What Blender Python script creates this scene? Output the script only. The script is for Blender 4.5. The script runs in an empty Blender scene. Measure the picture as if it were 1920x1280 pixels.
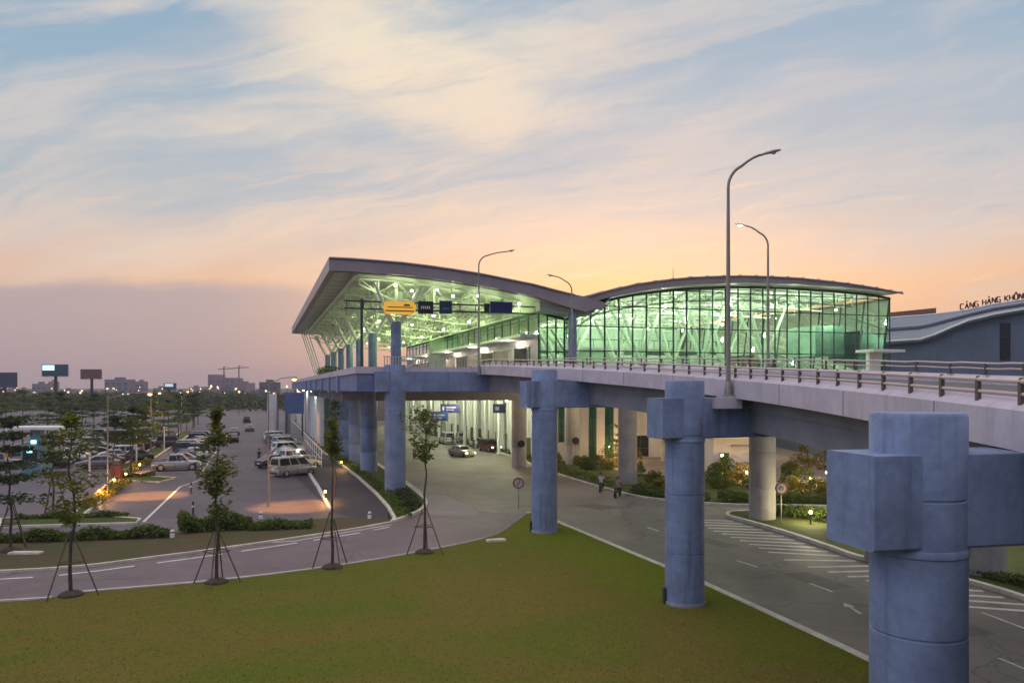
import bpy, bmesh, math, random
from mathutils import Vector, Matrix
from mathutils.geometry import tessellate_polygon
random.seed(7)
R = random.Random(11)
SC = bpy.context.scene
COL = SC.collection
pi = math.pi
H, F, YH = 9.2, 1450.0, 727.0            # eye height, focal length in photo pixels, horizon row

def G(px, py, z=0.0):
    """the point of the ground under a line of sight"""
    Y = (H - z) * F / (py - YH)
    return ((px - 960) / F * Y, Y)
def XA(px, Y): return (px - 960) / F * Y
def ZA(py, Y): return H + (YH - py) / F * Y
EU, EV = (0.9507, 0.3102), (-0.3102, 0.9507)   # terminal axes: across, along
def W(u, v, z=0.0): return (EU[0]*u + EV[0]*v, EU[1]*u + EV[1]*v, z)
def UV(x, y): return (EU[0]*x + EU[1]*y, EV[0]*x + EV[1]*y)
def u_at(px, v):
    k = (px - 960) / F
    return (k*EV[1]*v - EV[0]*v) / (EU[0] - k*EU[1])
AE = math.atan2(EU[1], EU[0]); AD = math.atan2(EV[1], EV[0])

# ---------------------------------------------------------------- nodes
class N:
    def __init__(s, nt, sock): s.nt, s.s = nt, sock
    def m(s, op, *o, clamp=False):
        n = s.nt.nodes.new('ShaderNodeMath'); n.operation = op; n.use_clamp = clamp
        for i, q in enumerate((s,) + o):
            if isinstance(q, N): s.nt.links.new(q.s, n.inputs[i])
            else: n.inputs[i].default_value = q
        return N(s.nt, n.outputs[0])
    def __add__(s, o): return s.m('ADD', o)
    def __sub__(s, o): return s.m('SUBTRACT', o)
    def __mul__(s, o): return s.m('MULTIPLY', o)
    def __truediv__(s, o): return s.m('DIVIDE', o)
    __radd__ = __add__; __rmul__ = __mul__
    def step(s, a, b):
        n = s.nt.nodes.new('ShaderNodeMapRange'); n.interpolation_type = 'SMOOTHSTEP'
        s.nt.links.new(s.s, n.inputs[0]); n.inputs[1].default_value = a; n.inputs[2].default_value = b
        return N(s.nt, n.outputs[0])
    def ramp(s, stops, interp='LINEAR'):
        n = s.nt.nodes.new('ShaderNodeValToRGB'); cr = n.color_ramp; cr.interpolation = interp
        while len(cr.elements) < len(stops): cr.elements.new(0.5)
        for e, (p, c) in zip(cr.elements, stops):
            e.position = p; e.color = (*c, 1) if len(c) == 3 else c
        s.nt.links.new(s.s, n.inputs[0]); return N(s.nt, n.outputs[0])
def mix(nt, f, a, b, mode='MIX'):
    n = nt.nodes.new('ShaderNodeMix'); n.data_type = 'RGBA'; n.blend_type = mode
    for i, q in ((0, f), (6, a), (7, b)):
        if isinstance(q, N): nt.links.new(q.s, n.inputs[i])
        elif i == 0: n.inputs[0].default_value = q
        else: n.inputs[i].default_value = (*q, 1)
    return N(nt, n.outputs[2])
def noise(nt, vec, scale, detail=4, rough=0.55, dist=0.0):
    n = nt.nodes.new('ShaderNodeTexNoise'); n.inputs['Scale'].default_value = scale
    n.inputs['Detail'].default_value = detail; n.inputs['Roughness'].default_value = rough
    n.inputs['Distortion'].default_value = dist
    if vec is not None: nt.links.new(vec.s, n.inputs['Vector'])
    return N(nt, n.outputs['Fac'])
def comb(nt, x, y, z=0.0):
    n = nt.nodes.new('ShaderNodeCombineXYZ')
    for i, q in enumerate((x, y, z)):
        if isinstance(q, N): nt.links.new(q.s, n.inputs[i])
        else: n.inputs[i].default_value = q
    return N(nt, n.outputs[0])
def sep(nt, vec):
    n = nt.nodes.new('ShaderNodeSeparateXYZ'); nt.links.new(vec.s, n.inputs[0])
    return [N(nt, o) for o in n.outputs]
def position(nt):
    return N(nt, nt.nodes.new('ShaderNodeNewGeometry').outputs['Position'])
def objco(nt):
    return N(nt, nt.nodes.new('ShaderNodeTexCoord').outputs['Object'])

def newmat(name):
    m = bpy.data.materials.new(name); m.use_nodes = True
    nt = m.node_tree; b = nt.nodes['Principled BSDF']
    return m, nt, b
def mat(name, col, rough=0.6, var=0.12, scale=1.5, bump=0.0, bscale=12.0, metal=0.0, spec=0.5, coat=0.0, streak=0.0, rvar=0.1):
    m, nt, b = newmat(name)
    p = objco(nt)
    n1 = noise(nt, p, scale, 5); n2 = noise(nt, p, scale*7, 3)
    f = (n1*0.7 + n2*0.3)
    dark = tuple(c*(1-var*1.6) for c in col); lite = tuple(min(1, c*(1+var*1.3)) for c in col)
    c = f.step(0.3, 0.7).ramp([(0, dark), (1, lite)])
    if streak:
        x, y, z = sep(nt, p)
        s = noise(nt, comb(nt, x*2.2, y*2.2, z*0.12), 1.6, 4).step(0.52, 0.75)
        c = mix(nt, s*streak, c, tuple(q*0.45 for q in col))
    nt.links.new(c.s, b.inputs['Base Color'])
    r = f*(2*rvar) + (rough - rvar)
    nt.links.new(r.s, b.inputs['Roughness'])
    b.inputs['Metallic'].default_value = metal; b.inputs['Specular IOR Level'].default_value = spec
    b.inputs['Coat Weight'].default_value = coat
    if bump:
        bn = nt.nodes.new('ShaderNodeBump'); bn.inputs['Strength'].default_value = bump; bn.inputs['Distance'].default_value = 0.03
        nt.links.new(noise(nt, p, bscale, 5).s, bn.inputs['Height']); nt.links.new(bn.outputs[0], b.inputs['Normal'])
    return m
def emis(name, col, strength):
    m, nt, b = newmat(name)
    b.inputs['Base Color'].default_value = (*[min(1, c)*0.5 for c in col], 1)
    b.inputs['Emission Color'].default_value = (*col, 1); b.inputs['Emission Strength'].default_value = strength
    b.inputs['Roughness'].default_value = 0.4
    return m
def glassmat(name, tint, gloss=0.12, rough=0.02):
    m = bpy.data.materials.new(name); m.use_nodes = True; nt = m.node_tree; nt.nodes.clear()
    o = nt.nodes.new('ShaderNodeOutputMaterial'); t = nt.nodes.new('ShaderNodeBsdfTransparent'); g = nt.nodes.new('ShaderNodeBsdfGlossy')
    t.inputs[0].default_value = (*tint, 1); g.inputs['Roughness'].default_value = rough; g.inputs[0].default_value = (.9, .95, .95, 1)
    fr = nt.nodes.new('ShaderNodeFresnel'); fr.inputs[0].default_value = 1.45
    mx = nt.nodes.new('ShaderNodeMixShader')
    f = N(nt, fr.outputs[0])*0.9 + gloss*0.3
    nt.links.new(f.s, mx.inputs[0]); nt.links.new(t.outputs[0], mx.inputs[1]); nt.links.new(g.outputs[0], mx.inputs[2])
    nt.links.new(mx.outputs[0], o.inputs[0])
    return m
def leafmat(name, c1, c2, c3=None, scale=1.2, trans=0.35):
    m, nt, b = newmat(name)
    p = objco(nt)
    f = noise(nt, p, scale, 3)*0.6 + noise(nt, p, scale*9, 2)*0.4
    c = f.step(0.32, 0.68).ramp([(0, c1), (0.6, c2), (1, c3 or c2)])
    nt.links.new(c.s, b.inputs['Base Color']); b.inputs['Roughness'].default_value = 0.55
    b.inputs['Specular IOR Level'].default_value = 0.3
    tr = nt.nodes.new('ShaderNodeBsdfTranslucent'); nt.links.new(c.s, tr.inputs[0])
    mx = nt.nodes.new('ShaderNodeMixShader'); mx.inputs[0].default_value = trans
    o = nt.nodes['Material Output']
    nt.links.new(b.outputs[0], mx.inputs[1]); nt.links.new(tr.outputs[0], mx.inputs[2]); nt.links.new(mx.outputs[0], o.inputs[0])
    return m

# ---------------------------------------------------------------- mesh builder
class MB:
    def __init__(s): s.v, s.f, s.mi, s.cur = [], [], [], 0
    def add(s, vs, fs):
        o = len(s.v); s.v += [tuple(q) for q in vs]
        for f in fs: s.f.append([i+o for i in f]); s.mi.append(s.cur)
        return s
    def box(s, c, size, rz=0.0):
        cx, cy, cz = c; a, b, h = (q/2 for q in size); ca, sa = math.cos(rz), math.sin(rz)
        vs = []
        for z in (-h, h):
            for x, y in ((-a, -b), (a, -b), (a, b), (-a, b)):
                vs.append((cx + x*ca - y*sa, cy + x*sa + y*ca, cz + z))
        return s.add(vs, [(3,2,1,0),(4,5,6,7),(0,1,5,4),(1,2,6,5),(2,3,7,6),(3,0,4,7)])
    def hexa(s, vs):   # 4 bottom ccw, 4 top ccw
        return s.add(vs, [(3,2,1,0),(4,5,6,7),(0,1,5,4),(1,2,6,5),(2,3,7,6),(3,0,4,7)])
    def beam(s, p, q, w, h=None, up=(0,0,1)):
        h = h or w; p, q = Vector(p), Vector(q); d = (q-p)
        if d.length < 1e-6: return s
        d.normalize(); up = Vector(up)
        if abs(d.dot(up)) > 0.98: up = Vector((1,0,0))
        a = d.cross(up).normalized()*w/2; b = a.cross(d).normalized()*h/2
        vs = [p-a-b, p+a-b, p+a+b, p-a+b, q-a-b, q+a-b, q+a+b, q-a+b]
        return s.add(vs, [(0,1,2,3),(7,6,5,4),(1,0,4,5),(2,1,5,6),(3,2,6,7),(0,3,7,4)])
    def tube(s, pts, rad, n=8, cap=True):
        pts = [Vector(p) for p in pts]; k = len(pts)
        if not isinstance(rad, (list, tuple)): rad = [rad]*k
        o = len(s.v); prev = None
        for i, p in enumerate(pts):
            d = (pts[min(i+1, k-1)] - pts[max(i-1, 0)])
            d = d.normalized() if d.length > 1e-9 else Vector((0,0,1))
            if prev is None:
                a = d.cross(Vector((0,0,1)) if abs(d.z) < 0.95 else Vector((1,0,0))).normalized()
            else: a = (prev - d*prev.dot(d)).normalized()
            prev = a; b = d.cross(a)
            for j in range(n):
                t = 2*pi*j/n; s.v.append(tuple(p + (a*math.cos(t) + b*math.sin(t))*rad[i]))
        for i in range(k-1):
            for j in range(n):
                s.f.append([o+i*n+j, o+i*n+(j+1)%n, o+(i+1)*n+(j+1)%n, o+(i+1)*n+j]); s.mi.append(s.cur)
        if cap:
            s.f.append([o+j for j in reversed(range(n))]); s.mi.append(s.cur)
            s.f.append([o+(k-1)*n+j for j in range(n)]); s.mi.append(s.cur)
        return s
    def lathe(s, c, prof, n=24, axis='z'):
        o = len(s.v); cx, cy, cz = c; k = len(prof)
        for r, z in prof:
            for j in range(n):
                t = 2*pi*j/n
                if axis == 'z': s.v.append((cx + r*math.cos(t), cy + r*math.sin(t), cz + z))
                elif axis == 'y': s.v.append((cx + r*math.cos(t), cy + z, cz + r*math.sin(t)))
                else: s.v.append((cx + z, cy + r*math.cos(t), cz + r*math.sin(t)))
        for i in range(k-1):
            for j in range(n):
                s.f.append([o+i*n+j, o+i*n+(j+1)%n, o+(i+1)*n+(j+1)%n, o+(i+1)*n+j]); s.mi.append(s.cur)
        s.f.append([o+j for j in reversed(range(n))]); s.mi.append(s.cur)
        s.f.append([o+(k-1)*n+j for j in range(n)]); s.mi.append(s.cur)
        return s
    def prism(s, poly, z0, z1):
        """poly: 2D points; vertical prism"""
        n = len(poly); area = sum(poly[i][0]*poly[(i+1)%n][1]-poly[(i+1)%n][0]*poly[i][1] for i in range(n))
        if area < 0: poly = poly[::-1]
        tri = tessellate_polygon([[Vector((x, y, 0)) for x, y in poly]])
        vs = [(x, y, z0) for x, y in poly] + [(x, y, z1) for x, y in poly]; fs = []
        for t in tri:
            a, b, c = (poly[i] for i in t)
            cr = (b[0]-a[0])*(c[1]-a[1])-(b[1]-a[1])*(c[0]-a[0])
            t = t if cr > 0 else t[::-1]
            fs.append([i+n for i in t]); fs.append([t[2], t[1], t[0]])
        for i in range(n): j = (i+1) % n; fs.append([i, j, j+n, i+n])
        return s.add(vs, fs)
    def sheet(s, poly, z):
        n = len(poly); tri = tessellate_polygon([[Vector((x, y, 0)) for x, y in poly]]); fs = []
        for t in tri:
            a, b, c = (poly[i] for i in t)
            cr = (b[0]-a[0])*(c[1]-a[1])-(b[1]-a[1])*(c[0]-a[0])
            fs.append(t if cr > 0 else t[::-1])
        return s.add([(x, y, z) for x, y in poly], fs)
    def build(s, name, mats, parent=None, smooth=False, world=True, bevel=0.0):
        me = bpy.data.meshes.new(name)
        vs = s.v
        if parent is not None and world:
            inv = wm(parent).inverted(); vs = [tuple(inv @ Vector(q)) for q in vs]
        me.from_pydata(vs, [], s.f)
        if not isinstance(mats, (list, tuple)): mats = [mats]
        for q in mats: me.materials.append(q)
        if len(mats) > 1: me.polygons.foreach_set('material_index', s.mi)
        if smooth:
            me.polygons.foreach_set('use_smooth', [True]*len(me.polygons))
            try: me.set_sharp_from_angle(angle=math.radians(40))
            except Exception: pass
        me.update(); me.validate()
        o = bpy.data.objects.new(name, me); COL.objects.link(o)
        if parent is not None: o.parent = parent
        if bevel:
            b = o.modifiers.new('b', 'BEVEL'); b.width = bevel; b.segments = 2; b.limit_method = 'ANGLE'
        return o
def wm(o):
    m = Matrix.LocRotScale(o.location, o.rotation_euler, o.scale)
    return wm(o.parent) @ m if o.parent else m
def tag(o, label=None, cat=None, group=None, kind=None):
    if label: o['label'] = label
    if cat: o['category'] = cat
    if group: o['group'] = group
    if kind: o['kind'] = kind
    return o
def thing(name, label, cat, loc=(0,0,0), rz=0.0, group=None):
    o = bpy.data.objects.new(name, None); COL.objects.link(o); o.empty_display_size = 0.2
    o.location = loc; o.rotation_euler = (0, 0, rz)
    return tag(o, label, cat, group)
def struct(name, mb, m, smooth=False):
    return tag(mb.build(name, m, smooth=smooth), kind='structure')
CH = {}
def kids(o): return [c for c in bpy.data.objects if c.parent == o] if o.name not in CH else CH[o.name]
def cache(o):
    ks = [c for c in bpy.data.objects if c.parent == o]; CH[o.name] = ks
    for k in ks: cache(k)
def copy_tree(o, parent=None):
    c = o.copy(); COL.objects.link(c)
    if parent is not None: c.parent = parent
    for ch in kids(o): copy_tree(ch, c)
    return c
def spline(pts, n=8, closed=False):
    P = [Vector((*p, 0)) if len(p) == 2 else Vector(p) for p in pts]; out = []; k = len(P); d3 = len(pts[0]) == 3
    rng = range(k if closed else k-1)
    for i in rng:
        if closed: a, b, c, d = P[(i-1)%k], P[i], P[(i+1)%k], P[(i+2)%k]
        else: a, b, c, d = P[max(i-1,0)], P[i], P[i+1], P[min(i+2,k-1)]
        for j in range(n):
            t = j/n
            q = 0.5*((2*b) + (c-a)*t + (2*a-5*b+4*c-d)*t*t + (3*b-a-3*c+d)*t**3)
            out.append(tuple(q) if d3 else (q.x, q.y))
    if not closed: out.append(tuple(P[-1]) if d3 else (P[-1].x, P[-1].y))
    return out
def strip(mb, path, w, z0, z1, off=0.0):
    """solid band of width w following a 2D path (to the left of it when off=0 it is centred)"""
    k = len(path); L, Rr = [], []
    for i, p in enumerate(path):
        a, b = path[max(i-1,0)], path[min(i+1,k-1)]
        dx, dy = b[0]-a[0], b[1]-a[1]; l = math.hypot(dx, dy) or 1
        nx, ny = -dy/l, dx/l
        L.append((p[0]+nx*(off+w/2), p[1]+ny*(off+w/2))); Rr.append((p[0]+nx*(off-w/2), p[1]+ny*(off-w/2)))
    vs = []; fs = []
    for i in range(k):
        vs += [(*L[i], z0), (*Rr[i], z0), (*Rr[i], z1), (*L[i], z1)]
    for i in range(k-1):
        a, b = 4*i, 4*i+4
        if z1 > z0 + 1e-6: fs += [(a+1, b+1, b+2, a+2), (a+3, b+3, b, a)]
        fs += [(a+2, b+2, b+3, a+3)]
    if z1 > z0 + 1e-6: fs += [(0, 1, 2, 3), (4*k-1, 4*k-2, 4*k-3, 4*k-4)]
    return mb.add(vs, fs)
def plen(path):
    s = [0.0]
    for a, b in zip(path, path[1:]): s.append(s[-1] + math.dist(a, b))
    return s
def along(path, t):
    s = plen(path)
    for i in range(len(path)-1):
        if s[i+1] >= t:
            f = (t-s[i])/max(1e-9, s[i+1]-s[i]); a, b = path[i], path[i+1]
            p = tuple(a[q]+(b[q]-a[q])*f for q in range(len(a)))
            return p, math.atan2(b[1]-a[1], b[0]-a[0])
    return path[-1], math.atan2(path[-1][1]-path[-2][1], path[-1][0]-path[-2][0])
def leafclump(mb, c, r, n, size, rnd, flat=1.0):
    """n small leaf faces spread through an ellipsoid of radii r"""
    for _ in range(n):
        while True:
            q = Vector((rnd.uniform(-1,1), rnd.uniform(-1,1), rnd.uniform(-1,1)))
            if 0.1 < q.length < 1: break
        q = q*(q.length**-0.35)
        p = Vector((c[0]+q.x*r[0], c[1]+q.y*r[1], c[2]+q.z*r[2]))
        a = Vector((rnd.gauss(0,1), rnd.gauss(0,1), rnd.gauss(0,0.6*flat))).normalized()
        b = a.cross(Vector((rnd.gauss(0,1), rnd.gauss(0,1), rnd.gauss(0,1)))).normalized()
        s = size*rnd.uniform(0.6, 1.4)
        mb.add([p-a*s-b*s*0.1, p-b*s*0.45, p+a*s, p+b*s*0.45], [(0,1,2,3)])
ORD = 'first second third fourth fifth sixth seventh eighth ninth tenth eleventh twelfth thirteenth fourteenth fifteenth sixteenth seventeenth eighteenth nineteenth twentieth'.split()
# ---------------------------------------------------------------- camera, sky, sun
cam = bpy.data.objects.new('camera', bpy.data.cameras.new('camera')); COL.objects.link(cam)
cam.location = (0, 0, H); cam.rotation_euler = (pi/2, 0, 0)
cam.data.sensor_width = 36; cam.data.lens = 36*F/1920; cam.data.shift_y = (YH-640)/1920
cam.data.clip_end = 20000; SC.camera = cam
SC.view_settings.view_transform = 'Standard'; SC.view_settings.look = 'None'; SC.view_settings.exposure = 0; SC.view_settings.gamma = 1
try: SC.cycles.use_denoising = True
except Exception: pass
SC.cycles.max_bounces = 8; SC.cycles.transparent_max_bounces = 16; SC.cycles.caustics_reflective = False; SC.cycles.caustics_refractive = False
SC.cycles.sample_clamp_indirect = 4.0

wd = bpy.data.worlds.new('World'); SC.world = wd; wd.use_nodes = True
nt = wd.node_tree; nt.nodes.clear()
d = N(nt, nt.nodes.new('ShaderNodeTexCoord').outputs['Generated'])
x, y, z = sep(nt, d)
hor = (x*x + y*y).m('SQRT').m('MAXIMUM', 0.001)
front = (y/hor).step(-0.35, 0.75)
ys = y.m('MAXIMUM', 0.08)
a = x/ys; b = z/ys                                  # slopes of the direction, ahead of the terminal
wob = noise(nt, comb(nt, a*1.0, b*2.2, 3.1), 2.6, 5, 0.55) - 0.5
wob2 = noise(nt, comb(nt, a*1.0, b*2.6, 9.7), 2.3, 5, 0.55) - 0.5
aw = a + wob*0.24; bw = b + wob2*0.10
# clear dusk sky by height
cool = z.ramp([(0.0, (.40,.30,.33)), (.06, (.52,.36,.33)), (.13, (.74,.46,.34)), (.16, (.66,.50,.43)), (.205, (.47,.49,.51)), (.34, (.30,.43,.54)), (.48, (.22,.37,.52)), (1, (.10,.20,.42))])
warm = z.ramp([(0.0, (.62,.36,.25)), (.08, (.88,.46,.23)), (.135, (.97,.56,.29)), (.17, (.88,.58,.40)), (.22, (.60,.55,.54)), (.34, (.42,.48,.56)), (.48, (.28,.41,.54)), (1, (.10,.20,.42))])
glow = (a - 0.17)/0.50
glow = (glow*glow*(-1.0)).m('EXPONENT')
base = mix(nt, glow, cool, warm)
# high thin cloud: broad sheets and fine streaks running up to the right
def rot(ca, sa, kx, ky, off): return comb(nt, (aw*ca + bw*sa)*kx, (bw*ca - aw*sa)*ky, off)
sheet = noise(nt, rot(.995, .10, 1.2, 4.2, 2.9), 1.6, 6, 0.58, 0.5)
streak = noise(nt, rot(.975, .22, 1.6, 10.0, 6.1), 1.7, 6, 0.6, 0.3)
def blob(px, py, sx, sy, k):
    A = (aw - (px-960)/F)/(sx/F); B = (bw - (YH-py)/F)/(sy/F)
    return ((A*A + B*B)*(-1.0)).m('EXPONENT')*k
dens = (sheet-0.5)*2.0 + (streak-0.5)*1.2 + 0.20
for q in ((700,130,250,120,.85), (800,60,300,70,.35), (230,250,330,60,.45), (40,130,200,60,.18), (880,200,180,60,.30), (1180,190,300,40,.18), (760,390,330,40,.22), (1500,290,420,45,.15), (1880,175,80,30,.3)):
    dens = dens + blob(*q)
for q in ((40,60,210,60,.42), (340,70,110,90,.55), (380,330,280,60,.5), (1790,110,300,110,.42), (1480,60,280,60,.28), (300,150,90,60,.22), (130,360,300,30,.1)):
    dens = dens - blob(*q)
cl = dens.step(-0.1, 0.95)
ccol = b.ramp([(0, (.60,.40,.36)), (.10, (.86,.56,.40)), (.22, (.90,.64,.46)), (.33, (.95,.75,.54)), (.46, (.99,.82,.58)), (.6, (.85,.78,.7))])
grey = b.ramp([(0, (.50,.38,.38)), (.12, (.70,.49,.39)), (.2, (.60,.53,.51)), (.36, (.50,.52,.58)), (.5, (.44,.51,.60))])
cen = (((a+0.16)/0.42)*((a+0.16)/0.42)*(-1.0)).m('EXPONENT')
ccol = mix(nt, cen*0.85 + 0.15, grey, ccol)
face = mix(nt, cl*0.85, base, ccol)
thin = streak.step(0.42, 0.72)*b.step(0.05, 0.2)
face = mix(nt, thin*0.42, face, mix(nt, cen, (.66,.57,.55), (.90,.68,.50)))
fine = noise(nt, rot(.97, .22, 2.4, 22.0, 8.8), 1.9, 6, 0.62, 0.5)
coolb = fine.step(0.48, 0.74)*b.step(0.16, 0.26)*(b*(-1.0)).step(-0.50, -0.30)
face = mix(nt, coolb*0.68, face, (.40,.46,.53))
warmb = (fine*(-1.0)).step(-0.47, -0.30)*b.step(0.07, 0.17)*(b*(-1.0)).step(-0.36, -0.22)
face = mix(nt, warmb*0.55, face, mix(nt, glow, (.80,.58,.46), (.96,.68,.42)))
# bank of mauve murk low on the left
edge = bw*1.0 + (a+0.5)*0.02 + (wob*0.03)
bank = (edge*(-1.0)).step(-0.142, -0.118)*((a*(-1.0)).step(0.04, 0.42)*0.88)
bcol = b.ramp([(0, (.42,.33,.35)), (.05, (.41,.325,.37)), (.14, (.44,.34,.37))])
face = mix(nt, bank, face, bcol)
low = (b*(-1.0)).step(-0.11, -0.0)
face = mix(nt, low*(a.step(0.25, 0.55))*0.6, face, (.50,.36,.35))
back = z.ramp([(0, (.11,.13,.24)), (.15, (.12,.17,.36)), (.5, (.12,.20,.42)), (1, (.13,.23,.48))])
side = (x*(-1.0)).step(-0.6, 0.9)
back = mix(nt, side, mix(nt, 0.62, back, (.03,.04,.07)), mix(nt, z.step(0.02, 0.3), (.66,.62,.80), (.62,.72,1.05)))  # unseen sky brightened at left, darkened at right, to shade the round piers
vis = mix(nt, front, back, face)
vis = mix(nt, z.step(.47, .66), vis, (1.14, 1.04, 1.06))      # overhead sky brightened out of view, added light for the ground
skyt = nt.nodes.new('ShaderNodeTexSky'); skyt.sky_type = 'NISHITA'; skyt.sun_disc = False
SUN_EL, SUN_AZ = math.radians(1.5), math.radians(9)
skyt.sun_elevation = SUN_EL; skyt.sun_rotation = SUN_AZ
skyt.air_density = 1.0; skyt.dust_density = 2.0; skyt.ozone_density = 2.0
bg1 = nt.nodes.new('ShaderNodeBackground'); bg1.inputs[1].default_value = 0.05; nt.links.new(skyt.outputs[0], bg1.inputs[0])
bg2 = nt.nodes.new('ShaderNodeBackground'); bg2.inputs[1].default_value = 0.97; nt.links.new(vis.s, bg2.inputs[0])
ad = nt.nodes.new('ShaderNodeAddShader'); wo = nt.nodes.new('ShaderNodeOutputWorld')
nt.links.new(bg1.outputs[0], ad.inputs[0]); nt.links.new(bg2.outputs[0], ad.inputs[1]); nt.links.new(ad.outputs[0], wo.inputs[0])
sl = bpy.data.lights.new('sun', 'SUN'); sl.energy = 0.25; sl.angle = math.radians(12); sl.color = (1, .62, .38)
so = bpy.data.objects.new('sun', sl); COL.objects.link(so)
sd = Vector((math.sin(SUN_AZ)*math.cos(math.radians(4)), math.cos(SUN_AZ)*math.cos(math.radians(4)), math.sin(math.radians(4))))
so.rotation_euler = (-sd).to_track_quat('-Z', 'Y').to_euler()

def lamp_light(name, loc, power, col, radius=0.15, spot=None, aim=None, parent=None):
    l = bpy.data.lights.new(name, 'SPOT' if spot else 'POINT'); l.energy = power; l.color = col; l.shadow_soft_size = radius
    if spot: l.spot_size = math.radians(spot); l.spot_blend = 0.7
    o = bpy.data.objects.new(name, l); COL.objects.link(o)
    if parent is not None:
        o.parent = parent; o.location = wm(parent).inverted() @ Vector(loc)
    else: o.location = loc
    if aim: o.rotation_euler = Vector(aim).to_track_quat('-Z', 'Y').to_euler()
    return o
def area_light(name, loc, power, col, sx, sy, aim, rz=None):
    l = bpy.data.lights.new(name, 'AREA'); l.shape = 'RECTANGLE'; l.size = sx; l.size_y = sy; l.energy = power; l.color = col
    o = bpy.data.objects.new(name, l); COL.objects.link(o); o.location = loc
    o.rotation_euler = Vector(aim).to_track_quat('-Z', 'Y').to_euler(); return o
# ---------------------------------------------------------------- materials
M = {}
M['pier'] = mat('pier_paint', (.195,.255,.405), .62, .16, .8, .3, 9, spec=.3, streak=.6)
M['inner'] = mat('inner_pier', (.36,.34,.33), .7, .10, .8, .2, 9, spec=.3, streak=.3)
M['fascia'] = mat('fascia_concrete', (.56,.50,.57), .7, .08, .7, .2, 8, spec=.3, streak=.30)
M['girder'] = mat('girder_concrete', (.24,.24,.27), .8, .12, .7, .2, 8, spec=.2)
M['beamblue'] = mat('beam_paint', (.17,.21,.36), .62, .10, .6, .2, 8, spec=.3, streak=.25)
M['rail'] = mat('rail_paint', (.62,.49,.45), .42, .06, 3, 0)
M['post'] = mat('rail_post', (.11,.075,.065), .5, .1, 3)
M['joint'] = mat('joint_gap', (.16,.15,.18), .8)
M['deckroad'] = mat('deck_asphalt', (.11,.105,.105), .8, .12, .9, .3, 40)
M['kerb'] = mat('kerb_concrete', (.60,.57,.46), .75, .16, 1.2, .2, 14)
M['paint'] = mat('road_paint', (.62,.60,.55), .65, .14, 2.0, .1, 20)
M['bark'] = mat('bark', (.075,.055,.042), .85, .3, 6, .5, 30)
M['stake'] = mat('stake_wood', (.12,.085,.06), .8, .25, 6, .2, 20)
M['steel'] = mat('lamp_steel', (.30,.27,.25), .45, .08, 2, metal=.4)
M['darksteel'] = mat('dark_steel', (.055,.055,.06), .5, .1, 2, metal=.3)
M['white'] = mat('white_paint', (.72,.73,.72), .5, .05, 1.5)
M['truss'] = mat('truss_paint', (.72,.74,.66), .45, .05, 2)
M['roof'] = mat('roof_metal', (.35,.30,.33), .42, .08, .4, metal=.2, streak=.15)
M['soffit'] = mat('soffit_panel', (.46,.48,.44), .55, .06, .5)
M['mullion'] = mat('mullion_green', (.035,.085,.065), .45, .1, 2, metal=.2)
M['wallpale'] = mat('pale_wall', (.62,.60,.60), .7, .06, .4, .1, 8, streak=.2)
M['tilefloor'] = mat('hall_floor', (.42,.43,.40), .3, .08, .8)
M['navy'] = mat('sign_navy', (.02,.035,.16), .45, .08, 2)
M['navy2'] = mat('sign_teal', (.02,.05,.10), .45, .08, 2)
M['black'] = mat('sign_black', (.02,.018,.022), .45, .08, 2)
M['oldwall'] = mat('old_wall', (.125,.160,.235), .7, .1, .3, .1, 6, streak=.2)
M['oldroof'] = mat('old_roof', (.13,.15,.20), .5, .08, .5, streak=.2)
M['tyre'] = mat('tyre_rubber', (.02,.02,.02), .8)
M['rim'] = mat('wheel_rim', (.45,.45,.46), .35, .08, 3, metal=.7)
M['carglass'] = mat('car_glass', (.018,.022,.028), .08, .05, 2, spec=.8)
M['trim'] = mat('black_trim', (.025,.025,.027), .6)
M['tail'] = mat('tail_lens', (.35,.02,.02), .25)
M['headl'] = mat('head_lens', (.7,.7,.68), .15)
M['headlit'] = emis('headlamp_glow', (1,.92,.75), 12)
M['plate'] = mat('number_plate', (.7,.7,.66), .5)
M['warmlamp'] = emis('lamp_warm', (1,.66,.28), 22)
M['whitelamp'] = emis('lamp_white', (1,.93,.78), 22)
M['amberlamp'] = emis('lamp_amber', (1,.5,.1), 18)
M['soil'] = mat('soil_mound', (.06,.045,.03), .95, .3, 4, .6, 30)
M['glass'] = glassmat('glass_green', (.76,.93,.77), .06)
M['glassy'] = glassmat('glass_yellow', (.82,.95,.70), .08)
M['glassd'] = glassmat('glass_dim', (.45,.72,.62), .2)
M['leafA'] = leafmat('leaf_green', (.060,.095,.020), (.120,.165,.030), (.18,.21,.04))
M['leafB'] = leafmat('leaf_yellowgreen', (.075,.09,.014), (.15,.165,.022), (.23,.22,.03))
M['leafC'] = leafmat('leaf_dark', (.026,.046,.018), (.052,.080,.026), (.08,.11,.035))
M['hedge'] = leafmat('hedge_leaf', (.050,.085,.016), (.100,.150,.024), (.15,.18,.035), 2.0)
M['flower'] = leafmat('yellow_foliage', (.10,.09,.01), (.22,.19,.02), (.38,.30,.03), 2.0)

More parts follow.
